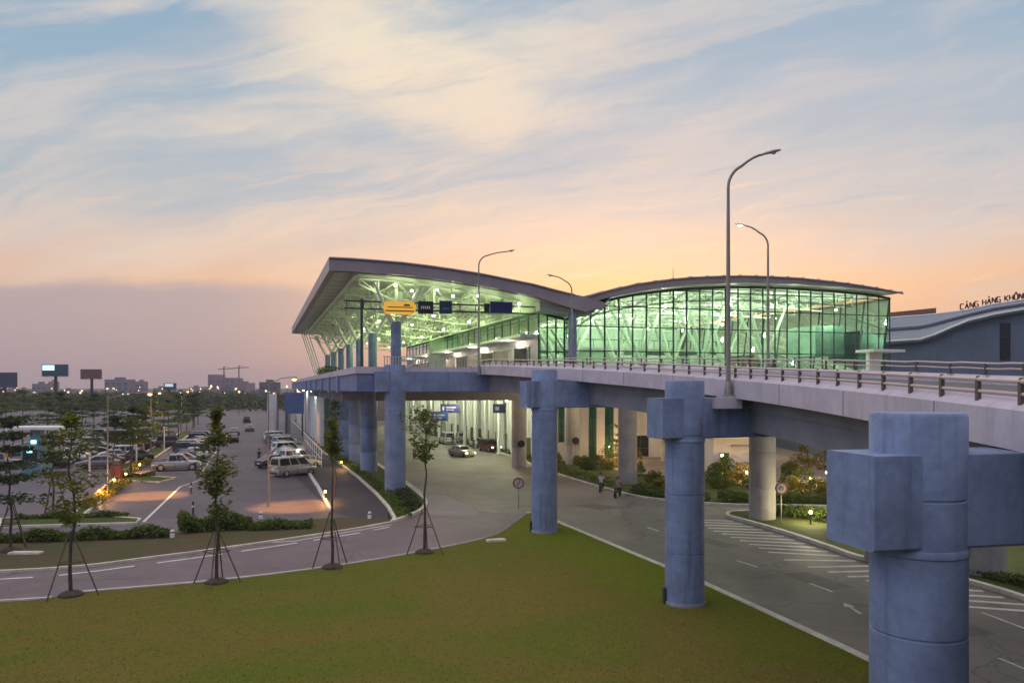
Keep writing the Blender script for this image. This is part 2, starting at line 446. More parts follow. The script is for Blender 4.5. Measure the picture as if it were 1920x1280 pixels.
def groundmat(name, c1, c2, c3, s1, s2, bump=.4, bscale=30, rough=.9):
    m, nt, b = newmat(name); p = position(nt)
    f = noise(nt, p, s1, 5, .6, .6); g = noise(nt, p, s2, 4, .6)
    c = mix(nt, f.step(.38, .62), c1, c2); c = mix(nt, g.step(.45, .75)*.6, c, c3)
    fine = noise(nt, p, s2*8, 3)
    c = mix(nt, (fine.step(.3, .7)*.5), c, mix(nt, .45, c, (0, 0, 0)))
    nt.links.new(c.s, b.inputs['Base Color']); b.inputs['Roughness'].default_value = rough; b.inputs['Specular IOR Level'].default_value = .2
    bn = nt.nodes.new('ShaderNodeBump'); bn.inputs['Strength'].default_value = bump; bn.inputs['Distance'].default_value = .05
    nt.links.new(noise(nt, p, bscale, 4).s, bn.inputs['Height']); nt.links.new(bn.outputs[0], b.inputs['Normal'])
    return m
def asphaltmat(name, col, rough=.72):
    m, nt, b = newmat(name); p = position(nt)
    f = noise(nt, p, .12, 5, .6, .8); g = noise(nt, p, 1.1, 5, .65); s = noise(nt, p, 22, 3)
    t = f*.5 + g*.3 + s*.2
    c = t.step(.32, .68).ramp([(0, tuple(q*.68 for q in col)), (.5, col), (1, tuple(q*1.38 for q in col))])
    px_, py_, pz_ = sep(nt, p)
    cr = nt.nodes.new('ShaderNodeTexVoronoi'); cr.feature = 'DISTANCE_TO_EDGE'; cr.inputs['Scale'].default_value = .11
    wv = nt.nodes.new('ShaderNodeVectorMath'); wv.operation = 'ADD'
    nz = nt.nodes.new('ShaderNodeTexNoise'); nz.inputs['Scale'].default_value = .5; nz.inputs['Detail'].default_value = 4
    nt.links.new(p.s, nz.inputs['Vector']); sc_ = nt.nodes.new('ShaderNodeVectorMath'); sc_.operation = 'SCALE'; sc_.inputs['Scale'].default_value = 4
    nt.links.new(nz.outputs['Color'], sc_.inputs[0]); nt.links.new(p.s, wv.inputs[0]); nt.links.new(sc_.outputs[0], wv.inputs[1])
    nt.links.new(wv.outputs[0], cr.inputs['Vector'])
    seam = N(nt, cr.outputs['Distance']).step(.012, .004)
    c = mix(nt, seam*.45, c, tuple(q*.4 for q in col))
    nt.links.new(c.s, b.inputs['Base Color'])
    r = g*.24 + (rough-.12); nt.links.new(r.s, b.inputs['Roughness']); b.inputs['Specular IOR Level'].default_value = .35
    bn = nt.nodes.new('ShaderNodeBump'); bn.inputs['Strength'].default_value = .25; bn.inputs['Distance'].default_value = .01
    nt.links.new(noise(nt, p, 60, 3).s, bn.inputs['Height']); nt.links.new(bn.outputs[0], b.inputs['Normal'])
    return m
M['asphalt'] = asphaltmat('car_park_asphalt', (.098,.080,.102), .62)
M['asroad'] = asphaltmat('road_asphalt', (.195,.168,.145), .66)
M['asslip'] = asphaltmat('slip_asphalt', (.150,.112,.126), .62)
M['asdark'] = asphaltmat('service_asphalt', (.055,.050,.060), .7)
M['land'] = groundmat('far_land', (.035,.042,.022), (.05,.045,.028), (.03,.036,.02), .02, .3, .2, 3)
M['verge'] = groundmat('verge_soil', (.105,.075,.045), (.075,.085,.025), (.13,.09,.06), .25, 1.2)
M['island'] = groundmat('island_turf', (.055,.085,.02), (.085,.10,.025), (.09,.075,.03), .4, 1.6)
M['paving'] = groundmat('paving', (.27,.23,.22), (.32,.28,.26), (.22,.19,.18), .3, 1.5, .15, 20, .75)

# lawn: dry and green patches, lamplight along the road kerb painted in as brighter green
m, nt, b = newmat('lawn_turf'); p = position(nt); lx, ly, lz = sep(nt, p)
f = noise(nt, comb(nt, lx*.8, ly*1.25, 0), .13, 5, .6, .8); g = noise(nt, p, .55, 5, .65, .5); h = noise(nt, p, 5.0, 5, .7)
kerb_light = (lx*1.0 + (ly-30)*.42)*.10 - .55 + (f-.5)*1.2
c = mix(nt, (f*.72+g*.28).step(.43, .62), (.170,.140,.034), (.120,.150,.020))
c = mix(nt, kerb_light.step(-.05, .7), c, (.165,.200,.018))
c = mix(nt, g.step(.52, .72)*.5, c, (.165,.125,.040))
c = mix(nt, h.step(.35, .65)*.55, mix(nt, .18, c, (.01, .012, .004)), c)
nt.links.new(c.s, b.inputs['Base Color']); b.inputs['Roughness'].default_value = .95; b.inputs['Specular IOR Level'].default_value = .03
bn = nt.nodes.new('ShaderNodeBump'); bn.inputs['Strength'].default_value = .7; bn.inputs['Distance'].default_value = .06
nt.links.new(noise(nt, p, 16, 5, .7).s, bn.inputs['Height']); nt.links.new(bn.outputs[0], b.inputs['Normal'])
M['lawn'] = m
M['blade'] = leafmat('grass_blade', (.27,.22,.06), (.20,.25,.035), (.30,.28,.07), .35, .5)

# ---------------------------------------------------------------- the ground and its roads
mb = MB(); rings = [0, 200, 600, 1500, 4000, 9000]
q = 9000
mb.add([(-q, -q, 0), (q, -q, 0), (q, q, 0), (-q, q, 0)], [(0,1,2,3)]); struct('ground', mb, M['land'])

slip_low = [(-60, 27.5), (-38, 29.6)] + [G(*q) for q in ((0,1135),(140,1118),(400,1095),(625,1067),(800,1037),(920,1010),(968,982))] + [(1.15, 56.0)]
slip_low = spline(slip_low, 6)
slip_up = [(-70, 34.5), (-45, 36.3)] + [G(*q) for q in ((0,1073),(300,1045),(620,1000),(735,980))]
slip_up = spline(slip_up, 6)
lawn_r = [(1.15, 56.0), (1.75, 56.0), (3.2, 51.7)] + [G(*q) for q in ((1245,1068),(1335,1108),(1620,1243))] + [(13.4, 19), (14.3, 8), (14.6, -12)]
lawn_r = spline(lawn_r, 6)
nose = [G(735,980), (-7.35, 55.2), (-6.75, 58.5), (-7.0, 62.5), (-8.3, 67.5)]
nose = spline(nose, 6)
def uvp(u, v): return W(u, v)[:2]
road_l = [(-8.3, 67.5)] + [uvp(13.3, v) for v in (75, 110, 150, 215)]
main_r = [uvp(36.0, 215)[:2], uvp(32.8, 160), uvp(32.6, 122), uvp(32.5, 112)] + [G(*q) for q in ((940,850),(1000,873),(1050,892),(1170,927),(1250,940),(1360,948))] + [(20.5, 59.9), (30, 59.5), (60, 62)]
main_r = spline(main_r, 6)
isl_low = [G(*q) for q in ((1365,970),(1420,985),(1480,1003),(1560,1030),(1620,1050))] + [(21.5,36.4),(22.6,31),(24,22),(25,10),(25.5,-10)]
isl_low = spline(isl_low, 6)
isl_up = spline([G(1365,970), (16.0, 56.6), (18.5, 57.3), (23, 56.6), (29, 55), (60, 55)], 6)

# roads: one sheet each, a few millimetres apart
poly = slip_low + lawn_r[1:] + [(25.5, -12)] + isl_low[::-1][1:] + isl_up[1:] + main_r[::-1] + road_l[::-1] + nose[::-1][1:]
mb = MB(); mb.sheet(slip_low[-1:] + lawn_r[1:] + [(25.5, -12)] + isl_low[::-1][1:] + isl_up[1:] + [(62, 58)] + main_r[::-1] + road_l[::-1] + [(-5.5, 62), (-1.5, 57)], .012); struct('main_road', mb, M['asroad'])
mb = MB(); mb.sheet(slip_low + [(-1.5, 57), (-5.5, 62), (-8.3, 67.5)] + nose[::-1][1:] + slip_up[::-1][1:], .008); struct('slip_road', mb, M['asslip'])
cp = [(-150, 44.5), (-40, 46.6), G(0,1008), G(300,1006)[:2], (-19.8, 50.5), (-19, 52.8), (-15, 53.4), (-12, 54.4), (-8.8, 54.2)]
strip_l = [G(*q) for q in ((740,974),(728,952),(705,926),(672,896),(630,864))] + [uvp(8.6, 112), uvp(8.6, 215)]
mb = MB(); mb.sheet(cp + strip_l[1:] + [(-90, 330), (-330, 330), (-330, 60)], .004); struct('car_park', mb, M['asphalt'])
mb = MB(); sv = [(-13.2, 57.2), (-11.5, 55.2), (-8.9, 54.4)] + strip_l[1:5] + [uvp(3.4, 112), uvp(3.4, 84)]
mb.sheet(sv, .008); struct('service_road', mb, M['asdark'])
mb = MB(); vg = slip_up + [(-8.8, 54.15)] + cp[::-1][1:-2] + [(-120, 44.8), (-120, 36)]
mb.prism(vg, -.02, .10); struct('verge', mb, M['verge'])
# lawn, raised behind its kerb
lawn = slip_low[:-1] + lawn_r + [(-60, -12)]
ins = lawn
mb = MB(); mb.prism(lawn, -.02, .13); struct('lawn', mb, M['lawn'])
kb = MB(); strip(kb, lawn_r, .26, -.01, .17, off=-.14 if False else .14)
struct('lawn_kerb', kb, M['kerb'])
kb = MB(); strip(kb, slip_low, .24, -.01, .15, off=.13); struct('slip_kerb', kb, mat('dark_kerb', (.20,.17,.16), .8, .2, 1.5))
kb = MB(); strip(kb, slip_up, .2, -.01, .13, off=0); struct('verge_kerb', kb, M['kerb'])
# planting strip under the outer piers
ps = strip_l[::-1] + [G(735,980)] + nose[1:] + road_l[1:]
mb = MB(); mb.prism(ps, -.02, .14); struct('planting_strip', mb, M['island'])
kb = MB(); strip(kb, nose + road_l[1:], .28, -.01, .2, off=.0); strip(kb, [G(735,980)] + strip_l, .22, -.01, .19); struct('planting_kerb', kb, M['kerb'])
# right island and the bed in front of the terminal
mb = MB(); mb.prism(isl_low + [(60, -12), (60, 55)] + isl_up[::-1][1:-1], -.02, .14); struct('right_island', mb, M['island'])
kb = MB(); strip(kb, isl_low, .32, -.01, .22); strip(kb, isl_up, .26, -.01, .2); struct('island_kerb', kb, M['kerb'])
bed = main_r[6:] + [(62, 66), uvp(60, 70), uvp(40, 76), uvp(33.5, 84), uvp(31, 100)]
i0 = min(range(len(main_r)), key=lambda i: abs(UV(*main_r[i])[1]-112))
bed = main_r[i0:] + [(62, 75), (26, 72), uvp(38, 73), uvp(36.0, 86), uvp(34.0, 112)]
mb = MB(); mb.prism(bed, -.02, .15); struct('terminal_bed', mb, M['island'])
kb = MB(); strip(kb, main_r[i0-8:], .3, -.01, .21); struct('terminal_kerb', kb, M['kerb'])
mb = MB(); mb.sheet([(26, 72.2), (110, 74), (110, 140), uvp(36.2, 140), uvp(36.2, 86.2), uvp(38.2, 73.2)], .16); struct('forecourt', mb, M['paving'])
# gore of worn paving where slip road and main road meet
mb = MB(); gore = [G(*q) for q in ((787,915),(800,912),(850,935),(893,957),(880,966),(800,962),(787,945))]
mb.sheet(spline(gore, 5, True), .016); struct('gore_paving', mb, M['paving'])

# painted markings
mk = MB()
def dashes(path, t0, t1, on, gap, w, z):
    L = plen(path)[-1]; t = t0
    while t < min(t1, L):
        seg = [along(path, q)[0] for q in (t, t+on/2, min(L, t+on))]
        if math.dist(seg[0], seg[2]) > .2: strip(mk, seg, w, z, z)
        t += on+gap
low_edge = [(p[0]-.1, p[1]+.95) for p in slip_low]; strip(mk, low_edge[:-8], .14, .016, .016)
dashes([(p[0]+.1, p[1]-.7) for p in slip_up], 0, 200, 60, .0, .16, .016)
dashes([(p[0]+.1, p[1]-1.55) for p in slip_up], 3, 200, 3.4, 1.1, .2, .016)
ln = [((a_[0]+b_[0])/2, (a_[1]+b_[1])/2) for a_, b_ in zip([along(slip_low, t)[0] for t in range(4, 70, 4)], [along(slip_up, t)[0] for t in range(4, 70, 4)])]
# hatching beside the island kerb
for i in range(21):
    p, an = along(isl_low, 1.4 + i*1.15)
    nx, ny = math.sin(an), -math.cos(an)
    wd_ = 2.9 + 1.0*min(1, i/4)
    a_ = (p[0]+nx*.55, p[1]+ny*.55); b_ = (p[0]+nx*wd_+math.cos(an)*-1.6, p[1]+ny*wd_+math.sin(an)*-1.6)
    strip(mk, [a_, b_], .30, .018, .018)
hb = [(along(isl_low, t)[0][0]+math.sin(along(isl_low, t)[1])*3.2, along(isl_low, t)[0][1]-math.cos(along(isl_low, t)[1])*3.2) for t in (24, 26, 30, 34, 44)]
strip(mk, hb, .13, .022, .022)
mid = [((along(lawn_r, t)[0][0]*.58+along(isl_low, max(0, t-2))[0][0]*.42), (along(lawn_r, t)[0][1]*.58+along(isl_low, max(0, t-2))[0][1]*.42)) for t in range(6, 62, 2)]
dashes(mid, 0, 60, 1.6, 3.6, .14, .018)
rl = [(p[0]+.55, p[1]+.25) for p in lawn_r[8:]]; strip(mk, rl, .10, .018, .018)
for (x0, y0) in ((14.2, 32.3),):
    mk.sheet([(x0-.07, y0-.8), (x0+.07, y0-.8), (x0+.06, y0+.2), (x0+.25, y0+.2), (x0-.0, y0+.8), (x0-.25, y0+.2), (x0-.06, y0+.2)], .018)
strip(mk, [(road_l[i][0]+.5, road_l[i][1]) for i in range(4)], .14, .018, .018)
struct('road_markings', mk, M['paint'])
# repaired patches, wheel-worn bands and drain grates of the roads
pt = MB(); rp = random.Random(41)
for X_, Y_, a_, w_, l_ in ((14.5,37,1.9,1.6,3.4),(11.5,47,2.1,1.2,5.2),(17.2,30,1.75,1.4,2.6),(6.5,60,2.3,2.2,3.0),(-20,37.5,.12,.9,5.5)):
    c_, s_ = math.cos(a_), math.sin(a_)
    pt.sheet([(X_+c_*u-s_*v, Y_+s_*u+c_*v) for u, v in ((-l_/2,-w_/2),(l_/2*rp.uniform(.8,1),-w_/2),(l_/2,w_/2*rp.uniform(.8,1)),(-l_/2,w_/2))], .0145)
struct('road_patch', pt, asphaltmat('patch_asphalt', (.145,.128,.114), .74))
# car park: bay lines in the terminal's own grid, a long white line down to the verge
mk = MB()
for k in range(26):
    v = 92 + k*2.8
    strip(mk, [uvp(-11.4, v), uvp(-6.3, v)], .12, .010, .010)
    for u in (-25.5, -30.8, -47.0, -52.2): strip(mk, [uvp(u, v), uvp(u+4.9, v)], .12, .010, .010)
strip(mk, [uvp(-6.0, 90), uvp(-6.0, 168)], .12, .012, .012)
strip(mk, [G(269,978), G(338,912)], .2, .012, .012)
strip(mk, [G(338,912), G(420,885)], .16, .012, .012)
strip(mk, [(-58, 47.7), G(5,1000), G(250,996)], .12, .012, .012) if False else None
struct('bay_lines', mk, M['paint'])
kb = MB(); strip(kb, [G(570,874), G(596,914), G(620,960)], .26, -.01, .22); struct('lane_kerb', kb, mat('white_kerb', (.66,.63,.60), .7, .1, 2))
# low islands in the car park
mb = MB(); kb = MB()
isles = {'near': [G(0,975), G(0,990), G(255,983), G(262,975), G(140,966)],
         'long': [G(135,968), G(155,968), G(240,902), G(300,905), G(330,897), G(240,893), G(215,897)]}
for pts in isles.values():
    mb.prism(pts, -.02, .13); strip(kb, pts+pts[:1], .22, -.01, .17)
far_isle = [[uvp(-15.4, 96), uvp(-13.0, 96), uvp(-13.0, 176), uvp(-15.4, 176)], [uvp(-37, 80), uvp(-34.5, 80), uvp(-34.5, 190), uvp(-37, 190)], [uvp(-60, 70), uvp(-57.5, 70), uvp(-57.5, 190), uvp(-60, 190)]]
for pts in far_isle:
    mb.prism(pts, -.02, .13); strip(kb, pts+pts[:1], .22, -.01, .17)
struct('parking_islands', mb, M['island']); struct('parking_kerb', kb, M['kerb'])
# ---------------------------------------------------------------- the elevated approach
zc_prof = [(-14, 7.3), (0, 8.05), (14.2, 8.78), (33, 9.55), (49.5, 10.42), (66.5, 11.1), (75, 11.15)]
def zc(Y):
    for (a, p), (b, q) in zip(zc_prof, zc_prof[1:]):
        if Y <= b: return p + (q-p)*(Y-a)/(b-a)
    return zc_prof[-1][1]
edgeL = spline([(4.2,-11), (7.0,2), (9.33,14.2), (9.13,33.0), (3.8,49.5), (-.55,62.6), uvp(18.4,67.9)], 14)
edgeR = spline([(17.2,-13), (20.0,1), (21.9,13), (21.5,35.8), (15.8,52.8), (7.6,66.0), uvp(25.2,67.9)], 14)
NS = 90
Ls = [along(edgeL, plen(edgeL)[-1]*i/NS)[0] for i in range(NS+1)]
Rs = [along(edgeR, plen(edgeR)[-1]*i/NS)[0] for i in range(NS+1)]
Zs = [zc(p[1]) for p in Ls]; BANK = .22
via = thing('viaduct', 'elevated approach road on blue round piers curving up to the terminal', 'viaduct', (9, 30, 0))
def ribbon(mb, fa, fb, za, zb):
    """closed band between two edge functions (i -> point) and two height functions"""
    vs = []; fs = []
    for i in range(NS+1):
        A, B = fa(i), fb(i)
        vs += [(*A, za(i, 0)), (*B, za(i, 1)), (*B, zb(i, 1)), (*A, zb(i, 0))]
    for i in range(NS):
        a, b = 4*i, 4*i+4
        fs += [(a, a+1, b+1, b), (a+1, a+2, b+2, b+1), (a+2, a+3, b+3, b+2), (a+3, a, b, b+3)]
    fs += [(3,2,1,0), (4*NS, 4*NS+1, 4*NS+2, 4*NS+3)]
    return mb.add(vs, fs)
def lerp(i, d):  # point d metres in from the left edge (negative: from the right one)
    a, b = Ls[i], Rs[i]; l = math.dist(a, b); t = d/l if d >= 0 else 1 + d/l
    return (a[0]+(b[0]-a[0])*t, a[1]+(b[1]-a[1])*t)
zz = lambda off: (lambda i, s: Zs[i] + off + BANK*s)
mb = MB(); ribbon(mb, lambda i: lerp(i, .34), lambda i: lerp(i, -.34), zz(-.72), zz(-.42)); mb.build('deck_slab', M['deckroad'], via)
mb = MB(); ribbon(mb, lambda i: lerp(i, 0), lambda i: lerp(i, .335), zz(-.75), zz(0)); L_par = mb.build('parapet', M['fascia'], via)
mb = MB(); ribbon(mb, lambda i: lerp(i, -.335), lambda i: lerp(i, -.0001), zz(-.75), zz(0)); mb.build('parapet', M['fascia'], via)
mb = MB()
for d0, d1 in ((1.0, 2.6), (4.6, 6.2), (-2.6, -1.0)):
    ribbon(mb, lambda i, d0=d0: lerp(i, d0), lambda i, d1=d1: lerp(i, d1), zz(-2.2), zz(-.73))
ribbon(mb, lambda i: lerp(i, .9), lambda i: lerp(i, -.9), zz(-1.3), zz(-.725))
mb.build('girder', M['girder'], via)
s = 3.0; LL = plen(edgeL)[-1]
while s < LL:
    p, an = along(edgeL, s); jm = MB(); jm.box((p[0]-math.sin(an)*.002, p[1]+math.cos(an)*.002, zc(p[1])-.37), (.03, .012, .72), an); jm.build('joint', M['joint'], L_par); s += 5.2
# railings: two rails on short posts, each side
def railing(edge, ins, bank, step=1.5, t0=0.0, t1=None):
    L = plen(edge)[-1]; t1 = t1 or L
    r = MB(); path = []
    t = t0
    while t < t1:
        p, an = along(edge, t); path.append((p[0]+math.sin(an)*ins, p[1]-math.cos(an)*ins, zc(p[1] if bank == 0 else p[1]) + bank)); t += .75
    for h, w in ((.53, .046), (.29, .036)):
        r.tube([(q[0], q[1], q[2]+h) for q in path], w, 8)
    ro = r.build('railing', M['rail'], via, smooth=True)
    t = t0; k = 0
    while t < t1:
        p, an = along(edge, t); q = (p[0]+math.sin(an)*ins, p[1]-math.cos(an)*ins, zc(p[1])+bank)
        m2 = MB(); m2.box((q[0]-math.sin(an)*.0, q[1], q[2]+.26), (.10, .08, .52), an); m2.box((q[0], q[1], q[2]+.015), (.22, .2, .03), an)
        m2.tube([(q[0], q[1], q[2]+.53), (q[0], q[1], q[2]+.60)], [.05, .03], 6)
        m2.build('post', M['post'], ro); t += step; k += 1
    return ro
railing(edgeL, .17, 0, 1.5, 8)
# the far rail keeps its own heights, banked a little above the near one
def zR(p):
    i = min(range(NS+1), key=lambda i: math.dist(Rs[i], p)); return Zs[i]
_zc = zc
rr = MB(); path = []; LR = plen(edgeR)[-1]; t = 8.0
while t < LR: p, an = along(edgeR, t); path.append((p[0]-math.sin(an)*.17, p[1]+math.cos(an)*.17, zR(p)+BANK)); t += .75
for h, w in ((.53, .046), (.29, .036)): rr.tube([(q[0], q[1], q[2]+h) for q in path], w, 8)
ro = rr.build('railing', M['rail'], via, smooth=True)
for q, q2 in list(zip(path, path[1:]))[::3]:
    an = math.atan2(q2[1]-q[1], q2[0]-q[0]); m2 = MB(); m2.box((q[0], q[1], q[2]+.26), (.10, .08, .52), an); m2.box((q[0], q[1], q[2]+.015), (.22, .2, .03), an)
    m2.build('post', M['post'], ro)
# piers: outer round columns with a collar rising beside the parapet, crossbeams on the skew
def pier_column(x, y, r, z1, base=True, seams=True, m=None):
    mb = MB(); prof = [(r, -.3)]
    z = 2.3
    if seams:
        while z < z1 - 1.2:
            prof += [(r, z-.03), (r-.025, z-.012), (r-.025, z+.012), (r, z+.03)]; z += 2.45
    prof += [(r, z1-.06), (r-.05, z1)]
    mb.lathe((x, y, 0), prof, 40)
    o = mb.build('pier', m or M['pier'], via, smooth=True)
    if base:
        m2 = MB(); m2.lathe((x, y, 0), [(r+.05, -.1), (r+.05, .24), (r+.03, .27), (r, .28)], 40); m2.build('pier_base', M['girder'], o, smooth=True)
    return o
def crossbeam(o, x, y, d0, d1, wid, z0, z1, ang):
    c, s = math.cos(ang), math.sin(ang); mb = MB(); ch = .05
    # chamfered section lofted along the beam
    sec = [(-wid/2+ch, z0), (wid/2-ch, z0), (wid/2, z0+ch), (wid/2, z1-ch*.3), (wid/2-ch*.3, z1), (-wid/2+ch*.3, z1), (-wid/2, z1-ch*.3), (-wid/2, z0+ch)]
    vs = []
    for t in (d0, d1):
        for w, z in sec: vs.append((x + c*t - s*w, y + s*t + c*w, z))
    k = len(sec); fs = [list(reversed(range(k))), [k+i for i in range(k)]] + [(i, (i+1) % k, k+(i+1) % k, k+i) for i in range(k)]
    mb.add(vs, fs); return mb.build('crossbeam', M['pier'], o)
outer = [(7.5, 14.3), (7.3, 32.7), (2.05, 48.9)]
inner_d = [16.0, 16.7, 16.2]
for (x, y), w in zip(outer, inner_d):
    zt = zc(y+.3); o = pier_column(x, y, .82, zt-.05)
    crossbeam(o, x, y, -1.42, w+1.3, 1.36, zt-2.45, zt-.77, AE if y > 20 else .21)
    m2 = MB(); m2.lathe((x, y, 0), [(.82, zt-2.62), (.845, zt-2.6), (.845, zt-2.5), (.82, zt-2.47)], 40); m2.build('collar', M['pier'], o, smooth=True)
    # down pipe on the pier's road side
    m3 = MB(); an = math.radians(20); px_, py_ = x-.90*math.cos(an), y-.90*math.sin(an)*.2
    m3.tube([(px_, py_, .18), (px_, py_, .75)], .07, 8); m3.box((px_, py_, .45), (.16, .3, .7)); m3.build('drain_box', M['darksteel'], o)
    xi, yi = x+EU[0]*w, y+EU[1]*w
    pier_column(xi, yi, .9, zt-2.44, base=False, m=M['inner'])
# portal where the approach meets the terminal deck
P4 = W(11.2, 67.1); zt = 11.2
o = pier_column(P4[0], P4[1], .9, zt); 
crossbeam(o, P4[0], P4[1], -1.7, 23.6, 1.5, 8.85, 10.62, AE)
pi4 = W(33.3, 66.6); pier_column(pi4[0], pi4[1], .9, 8.84, base=False, m=M['inner'])

# ---------------------------------------------------------------- street lamps of the approach
def street_lamp(x, y, z, h, arm, ang, label, rise=.55, lit=False, r=.085):
    t = thing('street_lamp', label, 'street lamp', (x, y, z), 0, 'street lamps along the elevated road')
    c, s = math.cos(ang), math.sin(ang)
    m = MB(); m.lathe((0,0,0), [(.24, 0), (.24, .04), (.17, .06), (.15, .5), (r*1.25, .62)], 16); m.box((0,0,.02), (.5,.5,.04)); m.build('base', M['steel'], t, world=False, smooth=True)
    m = MB(); m.tube([(0,0,.05), (0,0,h*.5), (0,0,h-1.35)], [r*1.2, r, r*.72], 14); m.build('pole', M['steel'], t, world=False, smooth=True)
    pts = []
    for i in range(9):
        q = i/8*pi/2; pts.append((c*.85*(1-math.cos(q)), s*.85*(1-math.cos(q)), h-1.35+.95*math.sin(q)))
    e = (c*arm, s*arm, h)
    a0 = pts[6]; pts = pts[:7] + [(a0[0]+(e[0]-a0[0])*k, a0[1]+(e[1]-a0[1])*k, a0[2]+(e[2]-a0[2])*(1-(1-k)**1.6)) for k in (.3,.55,.8,1)]
    m = MB(); m.tube(pts, [r*.72]*7 + [r*.62]*4, 12); m.build('arm', M['steel'], t, world=False, smooth=True)
    m = MB(); sl_ = .22
    hd = [(-.1,.05,.05),(.12,.11,.08),(.4,.15,.10),(.62,.13,.07),(.72,.06,.03)]
    vs = []; fs = []
    for k, (dx, wv, hv) in enumerate(hd):
        cx, cz = arm+dx, h+dx*sl_
        for j in range(10):
            q = 2*pi*j/10; oy = wv*math.cos(q); oz = hv*math.sin(q)*(1 if math.sin(q) > 0 else .45)
            vs.append((c*cx - s*oy, s*cx + c*oy, cz+oz))
    for k in range(len(hd)-1):
        for j in range(10): fs.append((k*10+j, k*10+(j+1)%10, (k+1)*10+(j+1)%10, (k+1)*10+j))
    fs += [tuple(reversed(range(10))), tuple(40+j for j in range(10))]
    m.add(vs, fs); ho = m.build('lamp_head', M['steel'], t, world=False, smooth=True)
    m = MB(); cx, cz = arm+.42, h+.42*sl_-.05
    m.lathe((c*cx, s*cx, cz), [(.04,-.05), (.11,-.02), (.12,.0)], 12); m.build('lens', M['whitelamp'] if lit else M['headl'], ho, world=False, smooth=True)
    if lit: lamp_light('lamp_light', (c*cx, s*cx, cz-.1), 60, (1,.82,.55), .1, parent=t).location = (c*cx, s*cx, cz-.12)
    return t
# bracket block under the first lamp belongs to the viaduct
lp = [q for q in Ls if abs(q[1]-32.5) < .6][0]
bl = MB(); bl.box((lp[0]-.30, lp[1], zc(lp[1])-.95), (.75, 1.1, .45), pi/2+.16); bl.box((lp[0]-.25, lp[1], zc(lp[1])-.70), (.55, .7, .06), pi/2+.16); bl.build('lamp_bracket', M['fascia'], via)
street_lamp(lp[0]-.2, lp[1], zc(lp[1])-.67, 10.05, 1.42, math.radians(-5), 'tallest grey street lamp curving right above the near parapet of the elevated road')
street_lamp(16.75, 50.6, zc(50)-.42+.2, 9.6, 1.35, math.radians(170), 'lit street lamp bending left in front of the green glass hall', lit=True)
q = along(edgeL, plen(edgeL)[-1]-2.2)[0]
street_lamp(q[0]-.2, q[1], zc(66)-.7, 10.9, 2.5, math.radians(10), 'street lamp leaning right before the lit canopy')
street_lamp(5.35, 69.2, 10.6, 8.6, 1.5, math.radians(172), 'street lamp bending left over the dip in the terminal roof')
# ---------------------------------------------------------------- terminal building
term = thing('terminal_building', 'glass airport terminal with wavy roof and green lit hall', 'airport terminal', W(40, 100))
VE = 66.6                                    # near end of the roof
def roofpt(px, py, v=VE):
    u = u_at(px, v); x, y, _ = W(u, v); return (u, ZA(py, y))
top_px = [(617,482),(660,484),(700,487),(750,491),(800,497),(850,504),(900,512),(950,522),(1000,532),(1040,542.5),(1070,550),(1098,556),(1101,555.4),(1112,551.5),(1150,541),(1200,530),(1250,523),(1300,518),(1350,516),(1400,515),(1450,516.5),(1500,519),(1550,524),(1600,530),(1650,538),(1700,548)]
prof = [roofpt(*q) for q in top_px]
def ztop(u):
    for (a, p), (b, q) in zip(prof, prof[1:]):
        if u <= b: return p + (q-p)*(u-a)/(b-a)
    return prof[-1][1]
U0, U1 = prof[0][0], prof[-1][0]; UC = u_at(1134, VE)
def thick(u):
    if u < UC: return 1.12 + (.4 if u > UC-7 else 0)*(u-UC+7)/7
    return max(.16, .72*(1-((u-UC)/(U1-UC))**4))
VB = 146.0
us = sorted([U0 + (U1-U0)*i/110 for i in range(111)] + [p_[0] for p_ in prof[10:13]] + [UC-.001, UC+.001])
def vend(u, far=False):            # the eave corner is cut back a little at the left
    return VB if far else VE
mb = MB(); vs = []; fs = []
n = len(us)
for v in (VE, VB):
    for u in us: vs.append(W(u, v, ztop(u)))
    for u in us: vs.append(W(u, v, ztop(u)-thick(u)))
for i in range(n-1):
    fs += [(i, i+1, 2*n+i+1, 2*n+i), (n+i+1, n+i, 3*n+i, 3*n+i+1), (i+1, i, n+i, n+i+1), (2*n+i, 2*n+i+1, 3*n+i+1, 3*n+i)]
fs += [(0, 2*n, 3*n, n), (n-1, 2*n-1, 4*n-1, 3*n-1)]
roof = None
u85 = u_at(1085, VE); z85 = ztop(u85); zend = ZA(567, W(UC, VE)[1])
def roof_part(uu, zt_, zb_, v0):
    mb = MB(); vs = []; fs = []; n = len(uu)
    for v in (v0, VB):
        for u in uu: vs.append(W(u, v, zt_(u)))
        for u in uu: vs.append(W(u, v, zb_(u)))
    for i in range(n-1):
        fs += [(i, i+1, 2*n+i+1, 2*n+i), (n+i+1, n+i, 3*n+i, 3*n+i+1), (i+1, i, n+i, n+i+1), (2*n+i, 2*n+i+1, 3*n+i+1, 3*n+i)]
    fs += [(0, 2*n, 3*n, n), (n-1, 2*n-1, 4*n-1, 3*n-1)]
    mb.add(vs, fs); return mb.build('roof', M['roof'], term, smooth=True)
roof = roof_part([u for u in us if u < UC-.0005], lambda u: ztop(u) if u < u85 else z85 + (zend-z85)*(u-u85)/(UC-u85), lambda u: ztop(u)-thick(u), VE)      # canopy
zh = lambda u: max(ztop(u), z85 - .02 + (u-u85)*.05)
roof_part([u for u in us if u > u85+.6], zh, lambda u: zh(u)-(thick(u) if u > UC else .72), VE+.55)                                                       # arched hall
